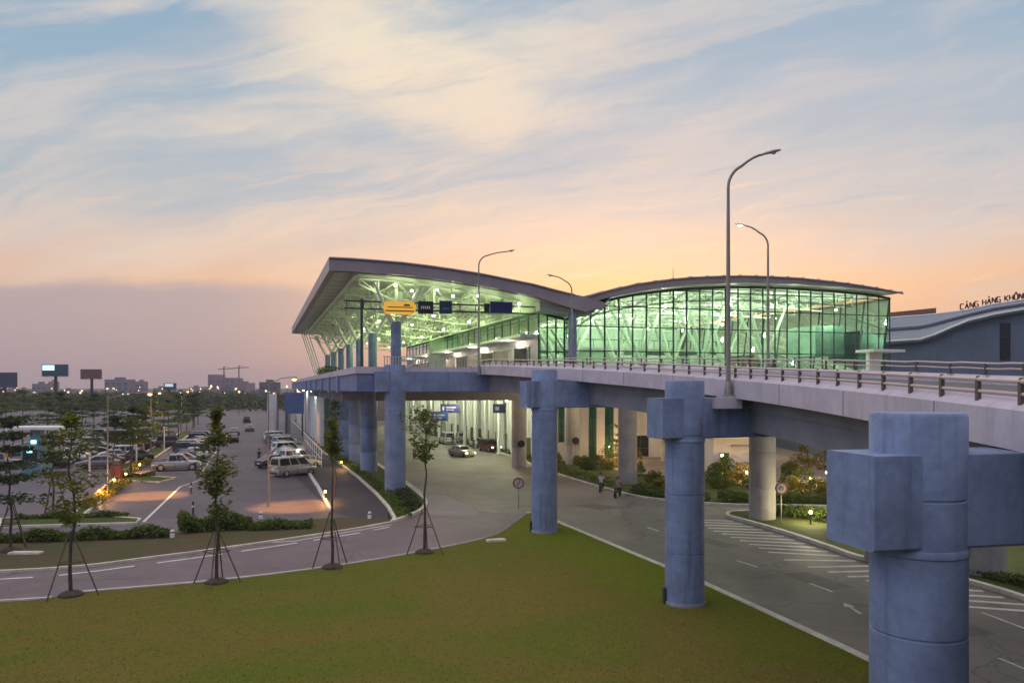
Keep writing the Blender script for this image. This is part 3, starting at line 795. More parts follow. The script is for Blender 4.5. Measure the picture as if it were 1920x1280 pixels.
# standing seams, ridge edge trim and mast
mb = MB()
for u_ in [U0+.6+i*1.9 for i in range(32)]:
    if u_ < U1-.5: mb.beam(W(u_, VE+.2, ztop(u_)+.03), W(u_, VB, ztop(u_)+.03), .08, .07)
mb.build('roof_seam', M['roof'], roof)
mb = MB(); mb.tube([W(u, VE-.05, ztop(u)-.06) for u in us if u < u85], .10, 6); mb.tube([W(u, VE+.5, ztop(u)-.06) for u in us if u > u85+.9], .10, 6); mb.build('edge_trim', mat('trim_lead', (.30,.27,.28), .4, metal=.3), roof, smooth=True)
um = u_at(1262, 80); mb = MB(); mb.tube([W(um, 80, ztop(um)-.2), W(um, 80, ztop(um)+2.6)], [.05, .025], 6); mb.build('mast', M['darksteel'], roof)
# soffit lining a hand's breadth under the roof, set in from its edges
def sheet_uv(u0, u1, v0, v1, zf, m, name, th=.05, nu=40, par=None):
    mb = MB(); vs = []; fs = []
    uu = [u0+(u1-u0)*i/nu for i in range(nu+1)]
    for v in (v0, v1):
        for u in uu: vs.append(W(u, v, zf(u)))
        for u in uu: vs.append(W(u, v, zf(u)-th))
    k = nu+1
    for i in range(nu): fs += [(i, i+1, 2*k+i+1, 2*k+i), (k+i+1, k+i, 3*k+i, 3*k+i+1), (i+1, i, k+i, k+i+1), (2*k+i, 2*k+i+1, 3*k+i+1, 3*k+i)]
    fs += [(0, 2*k, 3*k, k), (nu, k+nu, 3*k+nu, 2*k+nu)]
    mb.add(vs, fs); return mb.build(name, m, par or term, smooth=True)
zb = lambda u: ztop(u)-thick(u)
sheet_uv(U0+.5, 27.8, VE+.5, VB-.5, lambda u: zb(u)-.03, M['soffit'], 'canopy_soffit')
sheet_uv(28.0, U1-1.2, VE+.5, VB-.5, lambda u: zb(u)-.03, M['soffit'], 'hall_ceiling')
mb = MB()                                     # panel joints of the lining near its outer edge
for v in range(68, 146, 3): mb.beam(W(U0+.6, v, zb(U0+.6)-.10), W(10.0, v, zb(10.0)-.10), .06, .03)
mb.beam(W(U0+2.3, VE+.8, zb(U0+2.3)-.2), W(U0+2.3, VB-1, zb(U0+2.3)-.2), .34, .18)
mb.build('eave_strip', M['white'], term)
# deep end panel of the soffit over the hall corner
uA, uB = u_at(1004, 68.6), u_at(1100, 68.6)
mb = MB(); vs = []
k = 12; uu = [uA+(uB-uA)*i/k for i in range(k+1)]
zlow = lambda u: ZA(585 + (u-uA)/(uB-uA)*8, W(u, 68.6)[1])
for v in (67.4, 69.4):
    for u in uu: vs.append(W(u, v, zb(u)-.09))
    for u in uu: vs.append(W(u, v, min(zb(u)-.4, zlow(u))))
fs = []; q_ = k+1
for i in range(k): fs += [(i+1, i, q_+i, q_+i+1), (2*q_+i, 2*q_+i+1, 3*q_+i+1, 3*q_+i), (q_+i+1, q_+i, 3*q_+i, 3*q_+i+1), (i, i+1, 2*q_+i+1, 2*q_+i)]
fs += [(0, 2*q_, 3*q_, q_), (k, q_+k, 3*q_+k, 2*q_+k)]
mb.add(vs, fs); mb.build('end_panel', M['soffit'], term)
# trusses under the canopy: one across each bay, five running along the terminal
def truss(fa, n, name, w=.13, zig=True):
    """fa(t) -> (top point, bottom point)"""
    mb = MB(); T = [fa(i/n) for i in range(n+1)]
    for (a, b), (c, d_) in zip(T, T[1:]): mb.beam(a, c, w); mb.beam(b, d_, w)
    for i, (a, b) in enumerate(T):
        mb.beam(a, b, w*.8)
        if i < n:
            c, d_ = T[i+1]
            mb.beam(*((a, d_) if i % 2 == 0 else (b, c)), w*.7)
    return mb.build(name, M['truss'], term)
CU0, CU1 = 8.4, 23.4
for k in range(13):
    v = 69.2 + 6.1*k
    truss(lambda t, v=v: (W(CU0+(CU1-CU0)*t, v, zb(CU0+(CU1-CU0)*t)-.22), W(CU0+(CU1-CU0)*t, v, zb(CU0+(CU1-CU0)*t)-.5-1.5*min(1, 4*t+.15, (1-t)*5+.3))), 9, 'roof_truss')
for u in (11.6, 15.2, 19.0, 22.6):
    truss(lambda t, u=u: (W(u, 69.3+73*t, zb(u)-.3), W(u, 69.3+73*t, zb(u)-1.9)), 26, 'roof_truss', .11)
# canopy columns with forked heads
for k, v in enumerate((69.0, 84.1, 95.3, 106.6, 118, 130, 142)):
    u = 11.6; mb = MB(); zt_ = 15.1
    mb.tube([W(u, v, 10.3), W(u, v, zt_)], .46, 20); co = mb.build('column', M['pier'], term, smooth=True)
    m2 = MB()
    for du, dv in ((-2.1, -.9), (2.3, -.9), (-2.1, 1.6), (2.3, 1.6)):
        m2.tube([W(u+du*.12, v, zt_-.25), W(u+du, v+dv, zb(u+du)-.6)], [.2, .13], 8)
    m2.build('branch', M['truss'], co, smooth=True)
# slender raking struts at the far left of the canopy
for k, v in enumerate((128, 133, 138, 143)):
    mb = MB(); mb.tube([W(U0+1.6, v, zb(U0+1.6)-.2), W(9.6, v, 11.2)], .09, 6); mb.build('strut', M['truss'], term)
# ---- departures deck with the hall floor
mb = MB(); dk = [uvp(8.0, 68.0), uvp(66.0, 68.0), uvp(66.0, 146), uvp(36, 146), uvp(36, 210), uvp(8.0, 210)]
mb.prism(dk, 8.9, 10.55); deck = mb.build('departures_deck', M['beamblue'], term)
mb = MB(); mb.sheet([uvp(8.4, 68.3), uvp(24.3, 68.3), uvp(24.3, 145.8), uvp(24.3, 209), uvp(8.4, 209)], 10.56); mb.build('deck_paving', M['paving'], deck)
mb = MB(); strip(mb, [uvp(18.6, 67.9), uvp(8.0, 67.9), uvp(8.0, 210)], .3, 10.45, 11.05); mb.build('deck_upstand', M['fascia'], deck)
mb = MB(); mb.sheet([uvp(28.6, 69.4), uvp(65.4, 69.4), uvp(65.4, 112), uvp(28.6, 112)], 10.57); mb.build('hall_floor', M['tilefloor'], deck)
# picket rail at the end of the deck
mb = MB()
for i in range(34): mb.box(W(10.4+i*.25, 67.95, 11.50), (.07, .07, .9), AE)
mb.beam(W(10.3, 67.95, 11.95), W(18.7, 67.95, 11.95), .10, .07)
mb.build('picket_rail', mat('rail_pale', (.55,.44,.43), .5), deck)
# beams under the deck
mb = MB()
for v in (84.1, 95.3, 106.6, 118, 130, 142): mb.beam(W(8.3, v, 8.35), W(64, v, 8.35), 1.2, 1.08)
mb.build('deck_beam', M['girder'], deck)
for k, v in enumerate((84.1, 95.3, 106.6, 118.5, 131, 144)):
    x, y, _ = W(11.2, v); mb = MB(); mb.lathe((x, y, 0), [(.9, -.2), (.9, 2.3), (.875, 2.33), (.9, 2.36), (.9, 4.8), (.875, 4.83), (.9, 4.86), (.9, 8.88)], 32)
    o = mb.build('pier', M['pier'], term, smooth=True)
    m2 = MB(); c = W(9.4, v, 9.55); m2.box((c[0], c[1], 9.6), (3.2, 1.6, 1.9), AE); m2.build('pier_cap', M['pier'], o, bevel=.06)
for (u, v) in ((28.6, 85), (35.3, 85), (48, 85), (60, 85)):
    x, y, _ = W(u, v); mb = MB(); mb.lathe((x, y, 0), [(.85, -.2), (.85, 2.3), (.83, 2.33), (.85, 2.36), (.85, 8.88)], 32); mb.build('pier', M['inner'], term, smooth=True)
# ---- glazed walls: a pane sheet with its frame of mullions and transoms
def glazed(name, base, zlo, ztopf, step, rows, gm, lean=None, mw=.06, depth=.16, fm=None):
    """base: function s in 0..1 -> (u, v); vertical wall from zlo up to ztopf(u)"""
    n = max(2, round(step)); L = math.dist(base(0), base(1))
    g = MB(); vs = []; fs = []
    for i in range(n*2+1):
        u, v = base(i/(2*n)); vs += [W(u, v, zlo), W(u, v, ztopf(u))]
    for i in range(2*n): fs.append((2*i, 2*i+2, 2*i+3, 2*i+1))
    g.add(vs, fs); go = g.build(name, gm, term)
    f = MB()
    for i in range(n+1):
        u, v = base(i/n); f.beam(W(u, v, zlo), W(u, v, ztopf(u)), mw, depth, up=(EU[0], EU[1], 0))
    for r in rows:
        pts = []
        for i in range(n*2+1):
            u, v = base(i/(2*n))
            if r < ztopf(u)-.15: pts.append(W(u, v, r))
        for a, b in zip(pts, pts[1:]):
            if math.dist(a, b) < 2*L/n: f.beam(a, b, .038, depth*.6)
    ps_ = [W(*base(i/(2*n)), ztopf(base(i/(2*n))[0])-.1) for i in range(2*n+1)]
    for a, b in zip(ps_, ps_[1:]): f.beam(a, b, .2, .24)
    f.build('window_frame', fm or M['mullion'], go); return go
HV = 69.0
uh0, uh1 = u_at(1080, HV), u_at(1668, HV)
rows = [12.8, 15.2, 17.2, 19.0]
glazed('hall_glazing', lambda s: (uh0+(uh1-uh0)*s, HV), 10.6, lambda u: zb(u)-.15, 25, rows, M['glass'])
# raking right-hand corner, then the side wall
def sidewall():
    n = 20; g = MB(); vs = []; fs = []
    for i in range(n+1):
        v = HV + (VB-2-HV)*i/n; vs += [W(uh1-1.2, v, 10.6), W(uh1, v, zb(uh1)-.15)]
    for i in range(n): fs.append((2*i, 2*i+2, 2*i+3, 2*i+1))
    g.add(vs, fs); go = g.build('side_glazing', M['glass'], term); f = MB()
    for i in range(n+1): f.beam(vs[2*i], vs[2*i+1], .11, .2)
    f.build('window_frame', M['mullion'], go)
    # closing sliver beside the leaning corner post
sidewall()
uc0, uc1 = u_at(1010, 72), uh0
glazed('corner_glazing', lambda s: (uc0+(uc1-uc0)*s, 72.0), 10.6, lambda u: zb(u)-.15, 3, rows[:4], M['glass'])
glazed('corner_glazing', lambda s: (uh0, 69.1+2.9*s), 10.6, lambda u: zb(u)-.15, 2, rows[:4], M['glass'])
mb = MB(); uq = u_at(1072, 67.6); mb.tube([W(uq, 67.4, 8.9), W(uq, 67.4, zb(uq)-.3)], .40, 20); mb.build('column', M['pier'], term, smooth=True)
FU = u_at(1010, 72)
glazed('facade_glazing', lambda s: (FU, 72.1+72*s), 14.6, lambda u: zb(u)-.2, 24, [16.2, 17.4], M['glassy'])
# lit entrance band along the deck, with canopy and doors
mb = MB(); mb.beam(W(FU-.9, 72, 14.35), W(FU-.9, 145, 14.35), 2.0, .3); mb.build('entrance_canopy', M['white'], term)
mb = MB(); mb.beam(W(FU+.2, 72.2, 12.4), W(FU+.2, 145, 12.4), .2, 3.6); wl = mb.build('entrance_wall', M['wallpale'], term)
for k in range(11):
    v = 76 + k*6.2; d_ = MB()
    for j in (-1.3, 0, 1.3): d_.beam(W(FU-.02, v+j, 10.6), W(FU-.02, v+j, 13.4), .09, .09)
    d_.beam(W(FU-.02, v-1.35, 13.4), W(FU-.02, v+1.35, 13.4), .1, .1); d_.beam(W(FU+.04, v, 10.7), W(FU+.04, v, 13.3), .04, 2.6, up=(EU[0], EU[1], 0))
    d_.build('door', mat('door_bronze', (.30,.27,.23), .5) if k == 0 else bpy.data.materials['door_bronze'], wl)
# ---- inside the hall
M['halltree'] = mat('hall_tree', (.50,.60,.50), .5, .05, 1)
mb = MB(); c = W(45, 113); mb.box((c[0], c[1], 15.2), (42, .4, 9.3), AE); mb.build('rear_wall', mat('rear_wall', (.42,.52,.44), .7, .15, .35, streak=.3), term)
rs = random.Random(5)
for u, v in ((31.5, 76), (39.5, 76), (47.5, 76), (55.5, 76), (35.5, 90), (43.5, 90), (51.5, 90), (59.5, 90)):
    mb = MB(); mb.tube([W(u, v, 10.5), W(u, v, 12.2)], .34, 14)
    for du, dv in ((-2.6, -.6), (2.6, -.6), (-2.4, 2.4), (2.4, 2.4)):
        mb.tube([W(u, v, 12.0), W(u+du, v+dv, zb(u+du)-1.0)], [.24, .16], 10)
    mb.build('hall_column', M['halltree'], term, smooth=True)
for k in range(9):
    v = 71.5 + k*5
    truss(lambda t, v=v: (W(30+34*t, v, zb(30+34*t)-.2), W(30+34*t, v, zb(30+34*t)-1.35)), 16, 'roof_truss', .14)
mb = MB()
for u0_, u1_, v0_, z0_, z1_ in ((32, 36, 96, 10.6, 13.4), (40.5, 46, 98, 10.6, 14.6), (47.2, 49.0, 83, 10.6, 12.9), (53.0, 56.0, 88, 10.6, 13.4)):
    c = W((u0_+u1_)/2, v0_); mb.box((c[0], c[1], (z0_+z1_)/2), (u1_-u0_, 3.0, z1_-z0_), AE)
mb.build('kiosk_block', mat('kiosk_panel', (.34,.47,.36), .5, .1, .6), term)
mb = MB()
for i, u in enumerate([30+1.9*q for q in range(18)]):
    c = W(u, 81+rs.uniform(-3, 6)); mb.box((c[0], c[1], 11.15), (1.2, .7, 1.1), AE); mb.box((c[0], c[1], 11.9), (.5, .1, .4), AE)
mb.build('counter', M['white'], term)
mb = MB(); c = W(49, 101); mb.box((c[0], c[1], 14.4), (30, 10, .5), AE); mb.build('mezzanine', M['soffit'], term)
mb = MB()
for k in range(12): mb.box(W(36+k*2.3, 96.05, 15.2), (.06, .06, 1.1), AE)
mb.beam(W(34.5, 96, 15.75), W(63, 96, 15.75), .09); mb.build('mezzanine_rail', M['mullion'], term)
c = W(59.6, 78); mb = MB(); mb.prism([uvp(61, 74), uvp(65.0, 74), uvp(65.0, 79), uvp(61, 79)], 12.9, 16.4); mb.build('hanging_volume', mat('teal_panel', (.20,.34,.28), .4, .2, .5, streak=.5), term)
# porch with a lit post at the right end
mb = MB(); c = W(u_at(1640, 66.9), 66.9); mb.box((c[0]+.6, c[1], 13.15), (4.2, 2.6, .28), AE); mb.box((c[0]-.3, c[1]-.3, 11.9), (1.5, .5, 2.3), AE); mb.build('porch', M['white'], term)
# ---- arrivals level
gm = M['wallpale']
def arr(v): return 29.4
mb = MB(); mb.beam(W(33.6, 91, 4.4), W(33.6, 206, 4.4), .2, 8.9); aw_ = mb.build('arrivals_wall', mat('arrivals_lining', (.17,.20,.11), .6, .06, .5), term)
mb = MB()
for k in range(76): mb.beam(W(33.2, 91.5+k*1.45, .1), W(33.2, 91.5+k*1.45, 8.7), .26, .6, up=(EU[0], EU[1], 0))
mb.build('facade_fin', M['white'], aw_)
for k in range(14):
    x, y, _ = W(31.4, 96+k*6.2); mb = MB(); mb.lathe((x, y, 0), [(.34, .1), (.26, .5), (.24, 8.6), (.34, 8.88)], 16); mb.build('slim_column', M['white'], term, smooth=True)
for k in range(14):
    v = 94 + k*4.6; mb = MB(); mb.beam(W(33.46, v, .15), W(33.46, v, 2.8), .06, 1.7, up=(EU[0], EU[1], 0)); mb.build('door', mat('door_olive', (.15,.15,.09), .3) if k == 0 else bpy.data.materials['door_olive'], aw_)
mb = MB(); a_, b_ = W(33.4, 90.6), W(66, 90.6); mb.beam((a_[0], a_[1], 4.4), (b_[0], b_[1], 4.4), .4, 8.9); ew = mb.build('end_wall', M['wallpale'], term)
for i, (u, wdt, z0_, z1_) in enumerate(((34.6, .8, .3, 7.6), (36.0, .8, 2.4, 7.4), (37.6, 1.5, 1.5, 8.0), (40.3, 1.0, .2, 7.4), (42.6, 1.2, .2, 7.2), (47, 2.4, .3, 3.0), (52, 2.0, 2.5, 6.5))):
    c = W(u, 90.36); mb = MB(); mb.box((c[0], c[1], (z0_+z1_)/2), (wdt, .06, z1_-z0_), AE); wo_ = mb.build('window', M['carglass'] if i in (2, 5, 6) else M['glassd'], ew)
    mb = MB(); mb.box((c[0]-.0, c[1]-.05, (z0_+z1_)/2), (.07, .1, z1_-z0_), AE); mb.box((c[0], c[1]-.05, (z0_*.6+z1_*.4)), (wdt, .1, .08), AE); mb.build('window_frame', M['mullion'], wo_)
# lit strip windows behind those panes belong to the rooms inside
for u, z_ in ((31.0, 4), (33.2, 5), (40.3, 4), (42.6, 4)):
    mb = MB(); c = W(u, 90.9)
# wall under the far part of the deck, on the car park side
mb = MB(); mb.beam(W(9.4, 124, 4.4), W(9.4, 205, 4.4), .3, 8.9); fw = mb.build('screen_wall', M['wallpale'], term)
for k in range(14): mb = MB(); mb.beam(W(9.15, 124.5+k*6, .1), W(9.15, 124.5+k*6, 8.8), .25, .5, up=(EU[0], EU[1], 0)); mb.build('wall_rib', M['white'], fw)
# far ramp sloping off the deck end, planted
mb = MB(); leafclump(mb, W(9.5, 112, 11.4), (1.6, 5, .9), 900, .16, random.Random(3)); pl = mb.build('deck_shrub', M['hedge']); tag(pl, 'dark shrubs growing on the left end of the departures deck', 'shrubs')
# ---- lights of the building
for k in range(6):
    for u in (36, 46, 56):
        pass
GW, YW = (.90, 1, .76), (.72, 1, .42)
lum = []
def ceiling_lamp(u, v, z, power, col, r=.09, em='whitelamp'):
    mb = MB(); x, y, _ = W(u, v); mb.lathe((x, y, z), [(.08, 0), (.13, .06), (.10, .16)], 10); mb.build('ceiling_lamp', M[em], term)
    lamp_light('lamp_light', (x, y, z-.3), power, col, r)
for v in (73, 84, 96, 107):
    for u in (33, 41, 49, 57, 63): ceiling_lamp(u, v, zb(u)-1.7, 900, GW)
for v in (70.5, 79, 91, 104, 118, 132):
    for u in (13.3, 17.2, 21): ceiling_lamp(u, v, zb(u)-(1.9 if v > 72 else .8), 215 if v > 72 else 90, YW)
for u in (9.6, 11.4, 15.2, 19.0, 23.0): ceiling_lamp(u, 68.3, zb(u)-.75, 45, YW)
for v in (76, 90, 104, 118, 132): # uplights on the entrance canopy
    x, y, _ = W(FU-1.2, v); lamp_light('lamp_light', (x, y, 14.9), 420, YW, .1)
for v in (78, 92, 106, 120, 134):
    x, y, _ = W(FU-1.4, v); lamp_light('lamp_light', (x, y, 13.9), 300, (1,.84,.68), .1)
for v in (91, 99, 110, 122, 134, 146, 160, 176, 192):       # arrivals lane
    for u in (29.0,):
        ceiling_lamp(u, v, 7.55, 1150, (.96, 1, .64), .1)
ceiling_lamp(22, 88, 8.2, 900, (1,.80,.5)); ceiling_lamp(38, 79, 8.6, 800, (1,.82,.55)); ceiling_lamp(50, 80, 8.6, 650, (1,.84,.6)); ceiling_lamp(57, 80, 8.6, 800, (1,.75,.42)); ceiling_lamp(64, 86, 8.6, 900, (1,.72,.40)); ceiling_lamp(30, 76, 8.6, 700, (1,.80,.5))
for v in (135, 160, 185): ceiling_lamp(8.3, v, 8.6, 160, (.85,1,.86))

# ---------------------------------------------------------------- sign gantry over the deck
gan = thing('sign_gantry', 'dark gantry with amber, black and blue sign panels across the departures deck', 'sign gantry', W(8.5, 68.5, 10.5))
gu1 = u_at(1003, 68.5); zg = ZA(576, W(15, 68.5)[1])
mb = MB(); mb.tube([W(8.5, 68.5, 9.6), W(8.5, 68.5, zg+.55)], [.13, .11], 12); mb.box(W(8.5, 68.5, 10.1), (.7, .7, 1.1), AE); mb.build('post', M['darksteel'], gan, smooth=True)
mb = MB()
for dz in (-.32, .32): mb.beam(W(7.0, 68.5, zg+dz), W(gu1, 68.5, zg+dz), .13)
for i in range(13): u = 7.2 + (gu1-7.2)*i/12; mb.beam(W(u, 68.5, zg-.32), W(u, 68.5, zg+.32), .07)
mb.build('beam', M['darksteel'], gan)
def panel(px0, px1, py0, py1, m, name, v=68.2, hexa=False, parent=gan, th=.16):
    u0_, u1_ = u_at(px0, v), u_at(px1, v); x, y, _ = W((u0_+u1_)/2, v); z0_, z1_ = ZA(py1, y), ZA(py0, y); zm = (z0_+z1_)/2
    mb = MB()
    if hexa:
        e_ = (u1_-u0_)*.10; pts = [(u0_, zm), (u0_+e_, z0_), (u1_-e_, z0_), (u1_, zm), (u1_-e_, z1_), (u0_+e_, z1_)]
    else: pts = [(u0_, z0_), (u1_, z0_), (u1_, z1_), (u0_, z1_)]
    k = len(pts); mb.add([W(u, v-th/2, z) for u, z in pts] + [W(u, v+th/2, z) for u, z in pts], [list(range(k)), [2*k-1-i for i in range(k)]] + [(i+k, (i+1) % k + k, (i+1) % k, i) for i in range(k)])
    return mb.build(name, m, parent), (u0_, u1_, z0_, z1_, v-th/2-.012)
def bars(info, segs, m, parent, name='lettering'):
    u0_, u1_, z0_, z1_, v = info; mb = MB()
    for a, b, c, d_ in segs:
        p = [W(u0_+(u1_-u0_)*q, v, z0_+(z1_-z0_)*r) for q, r in ((a, c), (b, c), (b, d_), (a, d_))]; mb.add(p, [(0,1,2,3)])
    return mb.build(name, m, parent)
pa, ia = panel(717, 781, 565, 589, emis('amber_sign', (1,.52,.06), .62), 'amber_panel', hexa=True)
bars(ia, [(.08,.92,.20,.30), (.14,.88,.50,.58), (.62,.80,.64,.80)], mat('amber_dark', (.28,.12,.01), .5), pa)
pb, ib = panel(784, 812, 565, 588, M['black'], 'black_panel')
bars(ib, [(.18+.13*i, .26+.13*i, .38, .62) for i in range(5)], M['white'], pb)
pc, ic = panel(824, 847, 564, 588, M['navy2'], 'teal_panel'); bars(ic, [(.2,.8,.34,.44)], mat('sign_tealline', (.10,.22,.32), .5), pc)
pd, id_ = panel(919, 960, 566, 587, M['navy'], 'blue_panel'); pe, ie = panel(908, 917.5, 569, 585, M['black'], 'arrow_panel')
mb = MB()
# hanging lane signs under the deck
def hang_sign(px0, px1, py0, py1, Y, m, label, line=True):
    x0, x1 = XA(px0, Y), XA(px1, Y); z0_, z1_ = ZA(py1, Y), ZA(py0, Y)
    t = thing('hanging_sign', label, 'sign', ((x0+x1)/2, Y, z1_), 0, 'blue lane signs under the deck')
    mb = MB(); mb.box(((x0+x1)/2, Y, (z0_+z1_)/2), (x1-x0, .14, z1_-z0_)); o = mb.build('panel', m, t)
    mb = MB()
    for q in (.15, .85): mb.tube([(x0+(x1-x0)*q, Y, z1_), (x0+(x1-x0)*q, Y, 7.85)], .04, 6)
    mb.build('hanger', M['darksteel'], t)
    if line:
        mb = MB(); w_, h_ = x1-x0, z1_-z0_
        for a, b, c, d_ in line: mb.box((x0+w_*(a+b)/2, Y-.08, z0_+h_*(c+d_)/2), (w_*(b-a), .012, h_*(d_-c)))
        mb.build('lettering', mat('sign_letter', (.45,.52,.68), .5), o)
hang_sign(826, 862, 757, 774, 92.9, M['navy'], 'dark navy lane sign, upper one of the overlapping pair under the deck', [(.1,.2,.3,.7),(.3,.8,.55,.68),(.3,.7,.3,.4)])
hang_sign(808, 840, 771, 789, 92.0, mat('sign_blue', (.03,.09,.33), .45), 'brighter blue lane sign below the navy one under the deck', [(.15,.8,.55,.7),(.15,.6,.25,.4)])
hang_sign(924, 948, 757, 774, 94.5, mat('sign_slate', (.05,.07,.16), .45), 'small square slate blue sign hanging alone by the dark column', [(.2,.5,.3,.7)])

# ---------------------------------------------------------------- old terminal on the right
old = thing('old_terminal', 'dark blue older terminal with stepped metal roof and rooftop letters', 'building', (62, 104, 0))
Yo = 98.0
pr = [(1560,646),(1640,642),(1720,637),(1745,629),(1775,616),(1810,602),(1860,590),(1920,580),(2000,567),(2120,552),(2300,540)]
P3 = [(XA(px, Yo), ZA(py, Yo)) for px, py in pr]
mb = MB(); vs = [(x, Yo+.4, 0) for x, z in P3] + [(x, Yo+.4, z-.35) for x, z in P3]; k = len(P3)
vs += [(x, Yo+30, 0) for x, z in P3] + [(x, Yo+30, z-.35) for x, z in P3]
fs = []
for i in range(k-1): fs += [(i, i+1, k+i+1, k+i), (2*k+i+1, 2*k+i, 3*k+i, 3*k+i+1), (k+i, k+i+1, 3*k+i+1, 3*k+i)]
fs += [(0, k, 3*k, 2*k), (k-1, 3*k-1, 4*k-1, 2*k-1)] if False else [(2*k, 0, k, 3*k), (k-1, 3*k-1, 4*k-1, 2*k-1)]
mb.add(vs, fs); mb.build('wall', M['oldwall'], old)
# roof: verge at the front rising back to the ridge with two steps
bk = [(1560,610),(1640,604),(1720,598),(1745,596),(1775,592.5),(1810,588),(1860,577),(1920,568),(2000,555),(2120,541),(2300,529)]
Yb = 116.0; B3 = [(XA(px, Yb), ZA(py, Yb)) for px, py in bk]
def ruled(A, YA_, B, YB_, f0, f1, dz, th, name, m, par):
    mb = MB(); vs = []; k = len(A)
    for f in (f0, f1):
        for (x0, z0_), (x1, z1_) in zip(A, B): vs.append((x0+(x1-x0)*f, YA_+(YB_-YA_)*f, z0_+(z1_-z0_)*f+dz))
    vs += [(x, y, z-th) for x, y, z in vs]; fs = []
    for i in range(k-1):
        fs += [(i, i+1, k+i+1, k+i), (2*k+i+1, 2*k+i, 3*k+i, 3*k+i+1), (i+1, i, 2*k+i, 2*k+i+1), (k+i, k+i+1, 3*k+i+1, 3*k+i)]
    fs += [(0, k, 3*k, 2*k), (k-1, 3*k-1, 4*k-1, 2*k-1)]
    mb.add(vs, fs); return mb.build(name, m, par)
ro_ = ruled(P3, Yo-.6, B3, Yb, 0, .5, 0, .3, 'roof', M['oldroof'], old)
ruled(P3, Yo-.6, B3, Yb, .47, .495, .2, .5, 'clerestory', M['girder'], old)
ruled(P3, Yo-.6, B3, Yb, .46, 1, .45, .3, 'roof', M['oldroof'], old)
mb = MB(); pts = [(x, Yo-.62, z+.05) for x, z in P3]; mb.tube(pts, .13, 6); mb.build('verge_trim', M['white'], ro_)
mb = MB(); pts = [(x, Yb-.1, z+.5) for x, z in B3]; mb.tube(pts, .14, 6); mb.build('ridge_trim', M['white'], ro_)
mb = MB(); xs = XA(1672, 119), XA(1757, 119); mb.box(((xs[0]+xs[1])/2, 119.5, ZA(587, 119)), (xs[1]-xs[0], .5, .9), .0)
mb.v = [(x, y, z+(x-xs[0])/(xs[1]-xs[0])*.7-.3) for x, y, z in mb.v]; mb.build('roof_sign_band', mat('oxide_red', (.25,.11,.09), .6), old)
mb = MB(); mb.box((XA(1888, Yo), Yo+.36, ZA(640, Yo)), (1.3, .12, 4.7)); wn = mb.build('window', M['carglass'], old); mb = MB(); mb.box((XA(1888, Yo), Yo+.28, ZA(632, Yo)), (1.4, .1, .1)); mb.build('window_frame', M['darksteel'], wn)
# letters standing on the roof
GL = {'C': [(1,0,0,0),(0,0,0,1),(0,1,1,1)], 'A': [(0,0,.5,1),(.5,1,1,0),(.2,.4,.8,.4)], 'N': [(0,0,0,1),(0,1,1,0),(1,0,1,1)],
      'G': [(1,1,0,1),(0,1,0,0),(0,0,1,0),(1,0,1,.5),(1,.5,.55,.5)], 'H': [(0,0,0,1),(1,0,1,1),(0,.5,1,.5)], 'K': [(0,0,0,1),(0,.45,1,1),(.2,.55,1,0)],
      'O': [(0,0,1,0),(1,0,1,1),(1,1,0,1),(0,1,0,0)], "?": [(.35,1.2,.6,1.35),(.6,1.35,.5,1.5)], '`': [(.3,1.45,.65,1.2)], '^': [(.2,1.18,.5,1.42),(.5,1.42,.8,1.18)], ' ': []}
letm = mat('letter_red', (.13,.05,.05), .5); px = 1800.0; lw, lh = .50, .78
def ridge_z(x):
    for (a, p), (b, q) in zip(B3, B3[1:]):
        if x <= b: return p+(q-p)*(x-a)/(b-a)
    return B3[-1][1]
xl = XA(1800, Yb)
for chs in ['C', 'A?', 'N', 'G', ' ', 'H', 'A`', 'N', 'G', ' ', 'K', 'H', 'O^', 'N', 'G']:
    zr = ridge_z(xl)+.75
    mb = MB()
    for ch in chs:
        for a, b, c, d_ in GL[ch]: mb.beam((xl+a*lw, Yb-.1, zr+b*lh), (xl+c*lw, Yb-.1, zr+d_*lh), .14, .14)
    xl += lw+.22 if chs != ' ' else .45
    if mb.v: mb.build('letter', letm, old)
# small white pavilion under the approach
pav = thing('pavilion', 'small pale flat-roofed pavilion beyond the road under the approach', 'pavilion', (22.5, 80, 0))
mb = MB(); mb.box((22.8, 80.5, 2.05), (5.2, 3.4, 4.1), AE*.4); mb.box((25.6, 82.6, 1.7), (3.6, 3.0, 3.4), AE*.4); mb.build('wall', M['wallpale'], pav)
mb = MB(); mb.box((22.8, 80.3, 4.28), (6.0, 4.4, .3), AE*.4); mb.build('roof', M['white'], pav)
mb = MB(); mb.box((21.6, 78.55, 1.5), (.9, .1, 2.2), AE*.4); mb.build('door', M['glassd'], pav)
mb = MB(); mb.box((23.4, 78.75, 3.25), (2.2, .5, .12), AE*.4); mb.build('awning', M['roof'], pav)
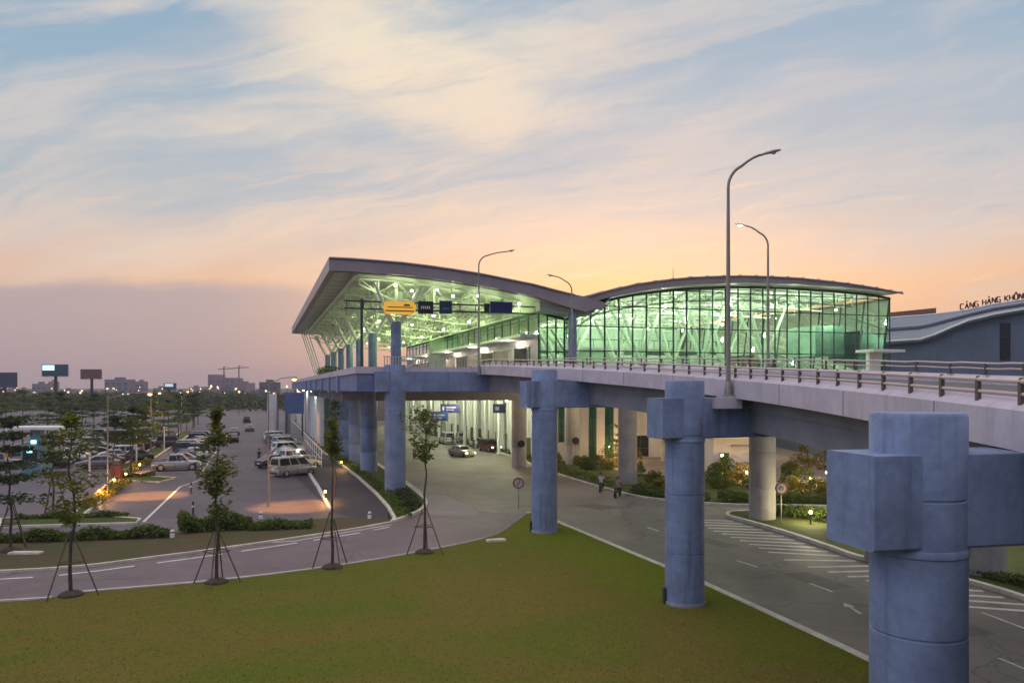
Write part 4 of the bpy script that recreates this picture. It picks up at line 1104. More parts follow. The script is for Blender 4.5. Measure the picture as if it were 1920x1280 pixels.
# ---------------------------------------------------------------- trees
def make_tree(name, label, h, crown0, width, seed, leaf, nleaf, lsize, tiers, stakes=3, style='tier', loc=(0,0,0), group=None, trunk_r=.07):
    rnd = random.Random(seed); t = thing(name, label, 'tree', loc, rnd.uniform(0, 6), group)
    mb = MB(); wob = [(rnd.gauss(0, .05), rnd.gauss(0, .05)) for _ in range(8)]
    pts = [(wob[i][0]*i*.5, wob[i][1]*i*.5, h*.97*i/7) for i in range(8)]
    mb.tube(pts, [trunk_r*(1.25-1.05*i/7) for i in range(8)], 8)
    cr = MB()
    for k in range(tiers):
        f = k/max(1, tiers-1); z = crown0 + (h-crown0)*(f*.93+.02) + rnd.uniform(-.22, .22)
        if style == 'tier': w = width*(1-.62*f)*rnd.uniform(.85, 1.15)
        elif style == 'fan': w = width*(.45+.75*f)*(1 if f < .85 else .7)
        else: w = width*(.55+.9*f*(1-f)*2)*(1-.35*f)
        nb = 7 if style == 'tier' else 5
        ph = rnd.uniform(0, 6)
        for j in range(nb):
            if rnd.random() < .17: continue
            a = ph + 2*pi*j/nb + rnd.gauss(0, .2); l = w*rnd.uniform(.5, 1.2); rise = {'tier': .10, 'fan': .9, 'col': .45}[style]
            b0 = (wob[4][0]*2, wob[4][1]*2, z - l*rise*.6); e = (math.cos(a)*l, math.sin(a)*l, z + l*rise*.4 + rnd.gauss(0, .08))
            mb.tube([b0, ((b0[0]+e[0])/2, (b0[1]+e[1])/2, (b0[2]+e[2])/2+.05*l), e], [trunk_r*.42*(1-.5*f), trunk_r*.28, .008], 5)
            n = int(nleaf/(tiers*nb)); fl = .16 if style == 'tier' else .32
            m_ = n//3
            leafclump(cr, (e[0]*.80, e[1]*.80, e[2]), (l*.42+.1, l*.42+.1, fl*(.6+l*.4)), n-m_, lsize, rnd, .5)
            leafclump(cr, (e[0]*.42, e[1]*.42, e[2]-l*rise*.3), (l*.4, l*.4, fl), m_, lsize, rnd, .5)
    leafclump(cr, (0, 0, h*.97), (width*.22, width*.22, .35), nleaf//14, lsize, rnd)
    mb.build('trunk', M['bark'], t, world=False, smooth=True); cr.build('crown', leaf, t, world=False)
    for j in range(stakes):
        a = 2*pi*j/stakes + .5; rr_ = rnd.uniform(.95, 1.3); mb = MB(); mb.tube([(math.cos(a)*rr_, math.sin(a)*rr_, -.05), (math.cos(a)*.12, math.sin(a)*.12, rnd.uniform(2.35, 2.85))], [.035, .03], 6)
        a2 = 2*pi*(j+1)/stakes + .5
        mb.tube([(math.cos(a)*.60, math.sin(a)*.60, 1.48), (math.cos(a2)*.60, math.sin(a2)*.60, 1.48)], .025, 5)
        mb.build('stake', M['stake'], t, world=False)
    if stakes:
        mb = MB(); mb.lathe((0, 0, 0), [(.55, -.02), (.5, .10), (.3, .2), (.08, .24)], 14); mb.build('soil_mound', M['soil'], t, world=False, smooth=True)
    return t
def gz(px, py, z=.12): x, y = G(px, py, z); return (x, y, z)
make_tree('young_tree', 'dark tiered young tree at the far left edge in the hedge strip', 7.4, 3.0, 2.0, 21, M['leafC'], 2600, .13, 6, 4, 'tier', gz(20, 1032))
make_tree('young_tree', 'spindly yellow-green young tree with a split low trunk on the left lawn', 7.9, 3.3, 1.35, 5, M['leafB'], 1700, .11, 8, 3, 'col', gz(133, 1116))
make_tree('young_tree', 'leafy green staked tree, widest of those along the lawn edge', 8.0, 3.5, .95, 9, M['leafB'], 1900, .12, 11, 4, 'col', gz(406, 1092))
make_tree('young_tree', 'staked sapling with a small tufted crown in front of the service road', 7.2, 5.6, .62, 14, M['leafB'], 750, .11, 5, 3, 'col', gz(623, 1064))
make_tree('young_tree', 'staked young tree with upswept fan crown before the lit arrivals lane', 7.8, 5.0, 1.0, 17, M['leafB'], 1100, .11, 6, 3, 'fan', gz(796, 1036))
# planted trees among the parked cars
make_tree('young_tree', 'small dark tree standing on the near parking island', 5.8, 3.0, 1.5, 31, M['leafC'], 1500, .12, 5, 3, 'tier', gz(100, 962))
make_tree('young_tree', 'umbrella shaped tree beside the red box in the car park', 6.2, 3.9, 2.4, 33, M['leafC'], 2000, .14, 4, 0, 'tier', gz(213, 897))
make_tree('young_tree', 'broad tiered tree at the end of the bollard row', 6.0, 3.6, 2.2, 35, M['leafA'], 1800, .14, 4, 0, 'tier', gz(246, 893))
make_tree('young_tree', 'leafy sapling on the strip behind the staked sapling', 4.4, 2.6, .7, 37, M['leafB'], 500, .12, 5, 0, 'col', gz(628, 930))
make_tree('young_tree', 'dense round young tree close to the second blue pier', 7.0, 4.2, 1.3, 39, M['leafA'], 1100, .14, 5, 0, 'col', gz(628, 858))
protos = []
far = []
for i, (leaf, st, w) in enumerate(((M['leafC'], 'tier', 2.6), (M['leafA'], 'tier', 2.3), (M['leafC'], 'col', 2.0), (M['leafA'], 'tier', 2.9))):
    t = make_tree('parking_tree', '', 6.6+.5*i, 2.9, w, 50+i, leaf, 1300, .185, 5, 0, st, (0, 0, 0), 'dark trees planted among the rows of parked cars', .09); cache(t); protos.append(t)
rs = random.Random(77); used = [False]*4; cnt = 0
spots = []
for u in (-14.2, -35.8, -58.8):
    for k in range(11): spots.append((u+rs.uniform(-.6, .6), 98+k*11+rs.uniform(-1.5, 1.5)))
for k in range(34): spots.append((rs.uniform(-120, -12), rs.uniform(130, 290)))
for k in range(14): spots.append((rs.uniform(-130, -64), rs.uniform(85, 150)))
for (u, v) in spots:
    x, y, _ = W(u, v)
    if y < 62 or x/y < -.72: continue
    i = rs.randrange(4); o = protos[i] if not used[i] else copy_tree(protos[i]); used[i] = True
    s = rs.uniform(.78, 1.12); o.location = (x, y, .0); o.rotation_euler.z = rs.uniform(0, 6); o.scale = (s, s, s*rs.uniform(.9, 1.1))
    o['label'] = 'dark leafy tree standing among the parked car rows'; cnt += 1
for i in range(4):
    if not used[i]: protos[i].location = (-60, 150, 0); protos[i]['label'] = 'dark leafy tree standing among the parked car rows'
# far wood along the horizon, one mass
mb = MB(); rw = random.Random(4)
for k in range(420):
    Y = rw.uniform(300, 640); X = rw.uniform(-.74, -.22)*Y
    r_ = rw.uniform(3, 6.5); hh = rw.uniform(3.0, 7.0)
    leafclump(mb, (X, Y, hh*.5), (r_, r_, hh*.62), 42, 1.15, rw)
tag(mb.build('far_trees', M['leafC']), 'dark belt of far trees below the city skyline', 'trees', kind='stuff')
# right-hand trees behind the old forecourt
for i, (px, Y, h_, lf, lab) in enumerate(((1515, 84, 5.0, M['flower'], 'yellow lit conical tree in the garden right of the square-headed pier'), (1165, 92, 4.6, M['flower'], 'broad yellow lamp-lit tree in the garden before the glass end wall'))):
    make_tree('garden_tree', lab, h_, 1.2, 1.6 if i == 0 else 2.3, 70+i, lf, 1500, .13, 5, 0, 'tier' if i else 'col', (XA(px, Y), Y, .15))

# ---------------------------------------------------------------- hedges, shrubs, grass
def hedge(path, w, h, n, label, leaf, seed, size=.11, zb_=.1, name='hedge'):
    rnd = random.Random(seed); L = plen(path)[-1]; mb = MB()
    for _ in range(n):
        p, a = along(path, rnd.uniform(0, L)); bump_ = .75 + .25*math.sin(p[0]*1.7+p[1]*2.3) + rnd.uniform(-.15, .15)
        o_ = rnd.uniform(-1, 1); zz_ = rnd.random()**.6*h*bump_*(1-.35*o_*o_)
        c = Vector((p[0]-math.sin(a)*o_*w/2, p[1]+math.cos(a)*o_*w/2, zb_+zz_)); s = size*rnd.uniform(.6, 1.4)
        A = Vector((rnd.gauss(0,1), rnd.gauss(0,1), rnd.gauss(0,.7))).normalized(); B = A.cross(Vector((rnd.gauss(0,1), rnd.gauss(0,1), rnd.gauss(0,1)))).normalized()
        mb.add([c-A*s, c-B*s*.5, c+A*s, c+B*s*.5], [(0,1,2,3)])
    return tag(mb.build(name, leaf), label, 'hedge' if name == 'hedge' else 'shrub')
hedge([G(-60,1019), G(100,1016), G(318,1008)], 1.1, .75, 5200, 'low clipped hedge along the verge at the left edge', M['hedge'], 1)
hedge([G(335,1000), G(410,994), G(470,992)], 1.7, 1.25, 4200, 'bushy shrub bank behind the widest staked tree', M['leafA'], 2, .13)
hedge([G(470,994), G(585,990)], 1.6, .6, 2000, 'low ragged shrubs thinning out onto the brown verge', M['hedge'], 3, .12)
hedge([G(30,975), G(240,970)], .9, .4, 2200, 'flat dark ground hedge on the near parking island', M['hedge'], 4)
hedge([G(160,957), G(205,928), G(236,908)], 1.2, .7, 2000, 'yellow lamp-lit shrubs on the slanting parking island', M['flower'], 5)
hedge([G(215,896), G(290,894)], 1.0, .5, 1300, 'narrow hedge across the top of the slanting island', M['hedge'], 6)
hedge([G(243,886), G(282,868)], 1.0, .7, 1200, 'yellow glowing shrubs beside the dark saloon', M['flower'], 7)
hedge([(strip_l[k][0]+.7, strip_l[k][1]+.3) for k in range(0, 5)], 1.0, .45, 4200, 'dark green planting at the feet of the blue piers', M['hedge'], 8, .1, .14)
hedge([(-7.7, 56.5), (-7.6, 59.5), (-8.6, 63), (-9.5, 66)], 1.2, .7, 3000, 'rounded shrub clump on the nose of the planting strip', M['leafC'], 9, .11, .14)
def offp(path, d): 
    out = []
    for i, p in enumerate(path):
        a, b = path[max(0, i-1)], path[min(len(path)-1, i+1)]; l = math.dist(a, b) or 1
        out.append((p[0]-(b[1]-a[1])/l*d, p[1]+(b[0]-a[0])/l*d))
    return out
mr = main_r[i0:]; half = len(mr)//2
ib = min(range(len(mr)), key=lambda i: abs(mr[i][0]-11.0)); ic_ = min(range(len(mr)), key=lambda i: abs(mr[i][0]-17.5))
hedge(offp(mr[:ib-4], 1.1), 1.6, .8, 3600, 'dark planting along the kerb by the lit arrivals lane', M['hedge'], 10, .11, .15)
hedge(offp(mr[ib-3:ib+8], 1.3), 1.8, .9, 3000, 'low green hedge behind the kerb at the road bend', M['leafA'], 11, .11, .15)
hedge(offp(mr[ib+8:ic_+10], 1.5), 1.6, .95, 4200, 'clipped hedge behind the kerb in front of the pale pavilion', M['hedge'], 12, .11, .15)
hedge([(18.4, 56.0), (21, 53.5), (23.5, 49.5), (25.5, 45)], 1.8, .8, 5200, 'tufted low hedge on the right island behind the kerb', M['hedge'], 13, .12, .14)
hedge([(22.6, 38.8), (24.4, 33.5), (26, 27)], 1.3, .55, 2600, 'short hedge on the right island beside the nearest pier', M['leafA'], 14, .11, .14)
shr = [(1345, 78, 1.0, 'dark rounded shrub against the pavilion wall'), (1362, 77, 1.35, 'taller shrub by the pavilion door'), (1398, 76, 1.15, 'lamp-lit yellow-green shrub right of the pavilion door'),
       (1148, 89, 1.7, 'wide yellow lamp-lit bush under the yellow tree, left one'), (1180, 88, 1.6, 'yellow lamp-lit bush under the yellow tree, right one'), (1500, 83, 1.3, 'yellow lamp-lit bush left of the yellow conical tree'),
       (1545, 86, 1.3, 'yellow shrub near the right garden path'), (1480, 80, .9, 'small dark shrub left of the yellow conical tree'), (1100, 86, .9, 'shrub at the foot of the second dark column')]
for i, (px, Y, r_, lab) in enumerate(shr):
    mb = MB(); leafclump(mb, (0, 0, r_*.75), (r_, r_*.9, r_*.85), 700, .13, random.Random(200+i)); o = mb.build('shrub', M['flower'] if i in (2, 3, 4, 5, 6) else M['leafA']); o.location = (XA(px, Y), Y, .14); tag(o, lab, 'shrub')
hedge([(W(32.0, v)[0], W(32.0, v)[1]) for v in (112, 135, 155)], 1.2, 1.1, 1600, 'row of leafy plants at the foot of the lit arrivals wall', M['leafA'], 15, .14, .02)
rsb = random.Random(303)
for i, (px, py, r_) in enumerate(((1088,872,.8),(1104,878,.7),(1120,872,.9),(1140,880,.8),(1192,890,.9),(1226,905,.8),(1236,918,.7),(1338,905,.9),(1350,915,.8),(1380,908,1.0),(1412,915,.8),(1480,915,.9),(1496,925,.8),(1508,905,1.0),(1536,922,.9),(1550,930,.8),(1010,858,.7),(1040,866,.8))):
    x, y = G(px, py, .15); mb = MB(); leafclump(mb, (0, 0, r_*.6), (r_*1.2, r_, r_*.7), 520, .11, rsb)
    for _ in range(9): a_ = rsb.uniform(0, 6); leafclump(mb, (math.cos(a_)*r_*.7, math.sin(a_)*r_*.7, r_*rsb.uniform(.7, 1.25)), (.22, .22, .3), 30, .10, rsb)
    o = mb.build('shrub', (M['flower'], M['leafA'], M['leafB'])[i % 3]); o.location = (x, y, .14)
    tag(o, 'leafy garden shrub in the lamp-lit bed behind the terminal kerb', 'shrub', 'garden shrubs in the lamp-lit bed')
# blades of the lawn, nearest part
mb = MB(); rg = random.Random(8)
def inside(p, poly):
    c = False; j = len(poly)-1
    for i in range(len(poly)):
        if (poly[i][1] > p[1]) != (poly[j][1] > p[1]) and p[0] < (poly[j][0]-poly[i][0])*(p[1]-poly[i][1])/(poly[j][1]-poly[i][1])+poly[i][0]: c = not c
        j = i
    return c
k = 0
while k < 40000:
    Y = 19 + 36*rg.random()**1.7; X = rg.uniform(-.72, .5)*Y
    if not inside((X, Y), lawn): continue
    k += 1; hh = rg.uniform(.015, .05); a = rg.uniform(0, 6.28); w_ = rg.uniform(.02, .05); c_, s_ = math.cos(a), math.sin(a); lx_, ly_ = rg.gauss(0, .07), rg.gauss(0, .07)
    mb.add([(X-c_*w_, Y-s_*w_, .12), (X+c_*w_, Y+s_*w_, .12), (X+lx_, Y+ly_, .13+hh)], [(0,1,2)])
tag(mb.build('grass', M['blade']), kind='stuff')
# concrete chamber lid on the lawn
mb = MB(); x, y = G(930, 1018); mb.box((x, y, .17), (1.15, .45, .14), .3); mb.box((x, y, .25), (1.0, .34, .03), .3); tag(mb.build('drain_cover', M['kerb'], bevel=.02), 'pale concrete drain cover on the lawn near the third pier', 'drain cover')
mb = MB(); x, y = G(48, 1041); mb.box((x, y, .15), (1.7, .5, .12), 0); mb.box((x, y, .225), (1.5, .3, .03), 0); tag(mb.build('drain_cover', M['kerb'], bevel=.02), 'flat concrete slab lying below the hedge at the left edge', 'slab')

# ---------------------------------------------------------------- vehicles
PAINT = {}
for nm, c in (('silver', (.36,.38,.42)), ('white', (.66,.67,.68)), ('black', (.015,.015,.018)), ('dark red', (.10,.018,.02)), ('grey', (.16,.17,.19)), ('blue', (.03,.06,.15)), ('beige', (.42,.35,.25)), ('maroon', (.07,.03,.035))):
    PAINT[nm] = mat('paint_'+nm.replace(' ', '_'), c, .28, .04, 1.5, metal=.35 if nm in ('silver', 'grey', 'blue') else 0, coat=.6)
TYPES = { # L, W, belt stations (x, ztop, halfwidth), cabin (rear bottom, rear top, front top, front bottom, roof z)
 'saloon': dict(L=4.5, W=1.78, st=[(-2.25,.62,.66),(-2.16,.86,.78),(-1.55,.98,.87),(-.6,.95,.89),(.75,.93,.89),(1.6,.82,.86),(2.1,.68,.77),(2.25,.5,.62)], cab=(-1.72,-.98,.28,1.05,1.45), wb=(-1.35,1.36), r=.31),
 'estate car': dict(L=4.6, W=1.86, st=[(-2.3,.72,.72),(-2.24,1.02,.84),(-1.6,1.08,.92),(-.5,1.05,.93),(.8,1.03,.93),(1.65,.98,.90),(2.15,.84,.82),(2.3,.58,.68)], cab=(-2.22,-1.98,.35,1.15,1.78), wb=(-1.36,1.42), r=.36),
 'van': dict(L=4.8, W=1.9, st=[(-2.4,.80,.80),(-2.36,1.1,.90),(-1.6,1.14,.95),(-.5,1.12,.95),(1.1,1.10,.95),(1.8,1.02,.92),(2.25,.86,.85),(2.4,.55,.72)], cab=(-2.34,-2.22,.85,1.65,2.02), wb=(-1.45,1.5), r=.35),
 'pickup truck': dict(L=5.1, W=1.86, st=[(-2.55,.74,.80),(-2.5,1.02,.88),(-1.6,1.06,.92),(-.5,1.06,.93),(1.0,1.06,.93),(1.8,1.02,.90),(2.35,.88,.83),(2.55,.6,.68)], cab=(-.95,-.72,.55,1.3,1.82), wb=(-1.6,1.62), r=.40)}
def car_body(tp, mb):
    st = tp['st']; secs = []
    for i, (x, zt, hw) in enumerate(st):
        zb_ = .30 if i in (0, len(st)-1) else .22
        half = [(0, zb_), (hw*.86, zb_), (hw*.97, zb_+.12), (hw, (zb_+zt)*.5), (hw*.985, zt-.10), (hw*.90, zt), (hw*.45, zt+.03), (0, zt+.035)]
        secs.append([(x, y, z) for y, z in half] + [(x, -y, z) for y, z in half[-2:0:-1]])
    k = len(secs[0]); vs = [p for s in secs for p in s]; fs = []
    for i in range(len(secs)-1):
        for j in range(k): fs.append((i*k+j, i*k+(j+1)%k, (i+1)*k+(j+1)%k, (i+1)*k+j))
    fs += [tuple(reversed(range(k))), tuple((len(secs)-1)*k+j for j in range(k))]
    fs = [f[::-1] for f in fs]
    mb.add(vs, fs)
def cabin(tp, mb, gl):
    xb0, xt0, xt1, xb1, zr = tp['cab']; W_ = tp['W']/2; zb_ = tp['st'][3][1]-.02; hb, ht = W_*.97, W_*.74
    B = [(xb0, -hb*.96, zb_), (xb1, -hb*.93, zb_-.02), (xb1, hb*.93, zb_-.02), (xb0, hb*.96, zb_)]
    T = [(xt0, -ht, zr-.04), (xt1, -ht, zr-.03), (xt1, ht, zr-.03), (xt0, ht, zr-.04)]
    mb.add(B + T, [(0,1,5,4),(1,2,6,5),(2,3,7,6),(3,0,4,7),(4,5,6,7)])
    C_ = [((xt0+.15), -ht*.8, zr+.02), ((xt1-.15), -ht*.8, zr+.02), ((xt1-.15), ht*.8, zr+.02), ((xt0+.15), ht*.8, zr+.02)]
    mb.add(T + C_, [(0,1,5,4),(1,2,6,5),(2,3,7,6),(3,0,4,7),(4,5,6,7)])
    def inset(q, a0, a1, b0, b1, off):
        q = [Vector(p) for p in q]; n = (q[1]-q[0]).cross(q[3]-q[0]).normalized()*off
        def pt(a, b): return (q[0]*(1-a)+q[1]*a)*(1-b) + (q[3]*(1-a)+q[2]*a)*b + n
        gl.add([pt(a0, b0), pt(a1, b0), pt(a1, b1), pt(a0, b1)], [(0,1,2,3)])
    sideR = [B[0], B[1], T[1], T[0]]; sideL = [B[2], B[3], T[3], T[2]]
    cuts = ((.04,.36),(.39,.64),(.67,.95)) if xt1-xt0 > 1.8 else ((.05,.47),(.51,.94))
    for a, b in cuts: inset(sideR, a, b, .12, .88, .008); inset(sideL, 1-b, 1-a, .12, .88, .008)
    inset([B[1], B[2], T[2], T[1]], .06, .94, .08, .92, .008); inset([B[3], B[0], T[0], T[3]], .08, .92, .15, .88, .008)
def make_car(kind, colour, label, loc, rz, lit=False, name='parked_car', group=None, scale=1.0):
    tp = TYPES[kind]; t = thing(name, label, kind if kind != 'saloon' else 'car', loc, rz, group); pm = PAINT[colour]
    b = MB(); g = MB(); car_body(tp, b); cabin(tp, b, g)
    if kind == 'pickup truck':   # open bed walls
        pass
    bo = b.build('body', pm, t, world=False, smooth=True); g.build('windows', M['carglass'], t, world=False)
    W_, L2 = tp['W']/2, tp['L']/2
    if kind == 'pickup truck':
        m = MB(); m.box((-1.75, 0, 1.085), (1.45, 1.5, .03)); m.build('load_bed', M['trim'], t, world=False)
    for x in tp['wb']:
        for s in (-1, 1):
            m = MB(); r = tp['r']; m.lathe((x, s*(W_-.12), r), [(r*.62, -.115), (r*.93, -.115), (r, -.06), (r, .06), (r*.93, .115), (r*.62, .115)], 20, 'y'); w_ = m.build('wheel', M['tyre'], t, world=False, smooth=True)
            m = MB(); m.lathe((x, s*(W_-.01), r), [(r*.62, -.015), (r*.55, .015), (r*.15, .02*s)], 16, 'y'); m.build('rim', M['rim'], w_, world=False) if False else None
            m = MB(); m.lathe((x, s*(W_+.004), r), [(r*.6, -.01), (r*.6, .006), (r*.2, .008)], 14, 'y'); q = m.build('rim', M['rim'], None, world=False); q.parent = w_
            m = MB(); m.lathe((x, s*(W_-.055), r+.02), [(r*1.2, -.02), (r*1.2, .02)], 18, 'y'); m.build('wheel_arch', M['trim'], t, world=False)
    zf = tp['st'][-2][1]
    for s in (-1, 1):
        m = MB(); m.box((L2-.17, s*W_*.66, zf-.12), (.20, .34, .15), s*-.35); m.build('headlight', M['headlit'] if lit else M['headl'], t, world=False, bevel=.03)
        m = MB(); m.box((-L2+.06, s*W_*.74, tp['st'][1][1]-.12), (.12, .26, .22), s*.2); m.build('taillight', M['tail'], t, world=False, bevel=.02)
        m = MB(); m.box((tp['cab'][3]-.25, s*(W_+.06), tp['st'][3][1]+.07), (.12, .2, .13)); m.build('mirror', pm, t, world=False, bevel=.03)
    for cx_, cz_, sx_, sy_ in ((L2-.02, .36, .12, 1.35), (-L2+.03, .40, .14, 1.5)): m = MB(); m.box((cx_, 0, cz_), (sx_, W_*sy_, .19)); m.build('bumper', M['trim'] if kind != 'saloon' else pm, t, world=False, bevel=.04)
    m = MB(); m.box((-L2-.045, 0, .55 if kind == 'saloon' else .72), (.02, .46, .13)); m.build('number_plate', M['plate'], t, world=False)
    if lit: 
        for s in (-1, 1): lamp_light('headlamp', (L2+.1, s*W_*.66, zf-.12), 30, (1,.9,.72), .06, 80, (1, 0, -.12)).parent = t
    return t
HAD = AD; mid_ = (AE+AD)/2
vanx, vany = G(541, 893)
make_car('van', 'silver', 'silver people carrier, nearest in the right hand parking row', (vanx+.2, vany+1.2, .004), AE+.55)
make_car('saloon', 'white', 'white saloon behind the silver people carrier', (*uvp(4.6, 92.8), .004), AE+.5)
make_car('saloon', 'black', 'black saloon parked left of the white saloon', (*uvp(1.6, 94.5), .004), AE+.7)
make_car('estate car', 'white', 'white estate car in the right row behind the black saloon', (*uvp(4.4, 98), .004), AE+.5)
make_car('pickup truck', 'silver', 'silver pickup truck side-on beside the yellow lit shrubs', (*G(332, 881), .004), AE+.02)
make_car('saloon', 'black', 'black saloon nearest the white lamp bollard in the left car park', (*G(252, 864), .004), AE+pi+.1)
make_car('estate car', 'maroon', 'maroon estate car behind the pickup truck', (*G(322, 838), .004), AE+.1)
# low detail repeats farther off
low = {}
for kind in TYPES:
    tp = TYPES[kind]; b = MB(); g = MB(); car_body(tp, b); b.cur = 0; cabin(tp, b, g); b.cur = 1; b.add(g.v, g.f); b.cur = 2
    for x in tp['wb']:
        for s in (-1, 1): b.lathe((x, s*(tp['W']/2-.10), tp['r']), [(tp['r']*.9, -.12), (tp['r'], 0), (tp['r']*.9, .12)], 12, 'y')
    b.cur = 3
    for s in (-1, 1): b.box((-tp['L']/2+.05, s*tp['W']*.36, tp['st'][1][1]-.12), (.12, .26, .2)); 
    b.cur = 4
    for s in (-1, 1): b.box((tp['L']/2-.15, s*tp['W']*.33, tp['st'][-2][1]-.12), (.2, .32, .14))
    me_o = b.build('parked_car', [PAINT['white'], M['carglass'], M['tyre'], M['tail'], M['headl']], smooth=True); low[kind] = me_o
lowused = set(); rc = random.Random(19)
cols = ['white']*4 + ['silver']*4 + ['black']*5 + ['grey']*4 + ['beige', 'dark red', 'blue']
def low_car(kind, colour, u, v, rz, label, group):
    o = low[kind] if kind not in lowused else low[kind].copy()
    if kind in lowused: COL.objects.link(o)
    lowused.add(kind); o.location = (*uvp(u, v), .012); o.rotation_euler.z = rz
    o.material_slots[0].link = 'OBJECT'; o.material_slots[0].material = PAINT[colour]
    tag(o, label, 'car', group)
n = 0
for k in range(17):
    v = 100.5+k*2.85
    kd = rc.choice(['saloon', 'saloon', 'saloon', 'estate car']); c_ = rc.choice(cols); 
    low_car(kd, c_, -8.9+rc.uniform(-.4, .4), v, AE+(pi if rc.random() < .4 else 0)+rc.gauss(0, .04), f'{c_} {kd}, {ORD[k]} behind the pickup truck in the left row of the aisle', 'cars in the left row of the main aisle')
for k in range(15):
    v = 102+k*3.1
    kd = rc.choice(['saloon', 'saloon', 'estate car']); c_ = rc.choice(cols)
    low_car(kd, c_, 4.0+rc.uniform(-.6, .4)-k*.06, v, AE+.5+rc.gauss(0, .05), f'{c_} {kd}, {ORD[k]} beyond the white estate car in the right row', 'cars in the right row of the main aisle')
for u, nm, k0 in ((-17.6, 'first tree strip row', 1), (-23, 'row behind the left row', 0), (-28.4, 'row facing the tree line', 1), (-44.6, 'middle far lot row', 0), (-49.8, 'outer far lot row', 2), (-66, 'last row far left', 0), (-71.6, 'outermost row far left', 1)):
    q = 0
    for k in range(24):
        v = 98+k*3.0 + k0
        if rc.random() < .18 or q > 17: continue
        kd = rc.choice(['saloon', 'saloon', 'saloon', 'saloon', 'estate car', 'pickup truck']); c_ = rc.choice(cols)
        x, y = uvp(u, v)
        if x/y < -.70: continue
        low_car(kd, c_, u+rc.uniform(-.3, .3), v, AE+(pi if k0 else 0)+rc.gauss(0, .04), f'{c_} {kd}, {ORD[q]} from the near end of the {nm}', 'cars parked in the far rows'); q += 1
for (px, py, kd, c_, lab) in ((437, 828, 'saloon', 'black', 'small dark car moving up the main aisle'), (440, 815, 'saloon', 'grey', 'grey car close behind the dark one in the main aisle'), (468, 808, 'saloon', 'grey', 'grey car in the middle of the far aisle'), (463, 792, 'estate car', 'black', 'farthest black car at the aisle end')):
    x, y = G(px, py); u, v = UV(x, y); low_car(kd, c_, u, v, AD, lab, 'cars driving in the main aisle')
for kd in TYPES:
    if kd not in lowused: low_car(kd, 'white', -72, 150, AE, f'white {kd} alone at the back of the car park', 'cars parked in the far rows')
# cars on the arrivals lane
make_car('saloon', 'beige', 'beige car with lit headlamps driving out of the arrivals lane', (*G(866, 855), .016), AD+pi+.35, True, 'moving_car')
make_car('estate car', 'dark red', 'dark red car by the kerb beyond the beige one', (*G(918, 846), .016), AD+pi+.2, True, 'moving_car')
make_car('saloon', 'white', 'white car with lit headlamps just inside the arrivals lane', (*G(897, 838), .016), AD+pi+.1, True, 'moving_car')
make_car('estate car', 'silver', 'silver estate car waiting under the blue lane signs', (*G(862, 829), .016), AD, False, 'parked_car')
make_car('van', 'white', 'white van standing at the lit arrivals doors', (*G(838, 832), .016), AD, False, 'parked_car')

# ---------------------------------------------------------------- people and motorbikes
M['skin'] = mat('skin', (.42,.25,.17), .55); M['hair'] = mat('hair', (.015,.012,.01), .6)
CL = {k: mat('cloth_'+k, c, .85, .15, 6) for k, c in dict(white=(.6,.58,.55), navy=(.03,.04,.09), grey=(.14,.14,.15), tan=(.36,.27,.19), red=(.28,.05,.04), black=(.02,.02,.022)).items()}
def skinmesh(name, nodes, edges, m, parent, lvl=1):
    me = bpy.data.meshes.new(name); me.from_pydata([n[0] for n in nodes], edges, []); me.materials.append(m)
    o = bpy.data.objects.new(name, me); COL.objects.link(o); o.parent = parent
    sk = o.modifiers.new('skin', 'SKIN'); sk.use_smooth_shade = True
    for v, n in zip(me.skin_vertices[0].data, nodes): v.radius = (n[1], n[1]*(n[2] if len(n) > 2 else 1)); v.use_root = False
    me.skin_vertices[0].data[0].use_root = True
    sd_ = o.modifiers.new('sub', 'SUBSURF'); sd_.levels = sd_.render_levels = lvl
    return o
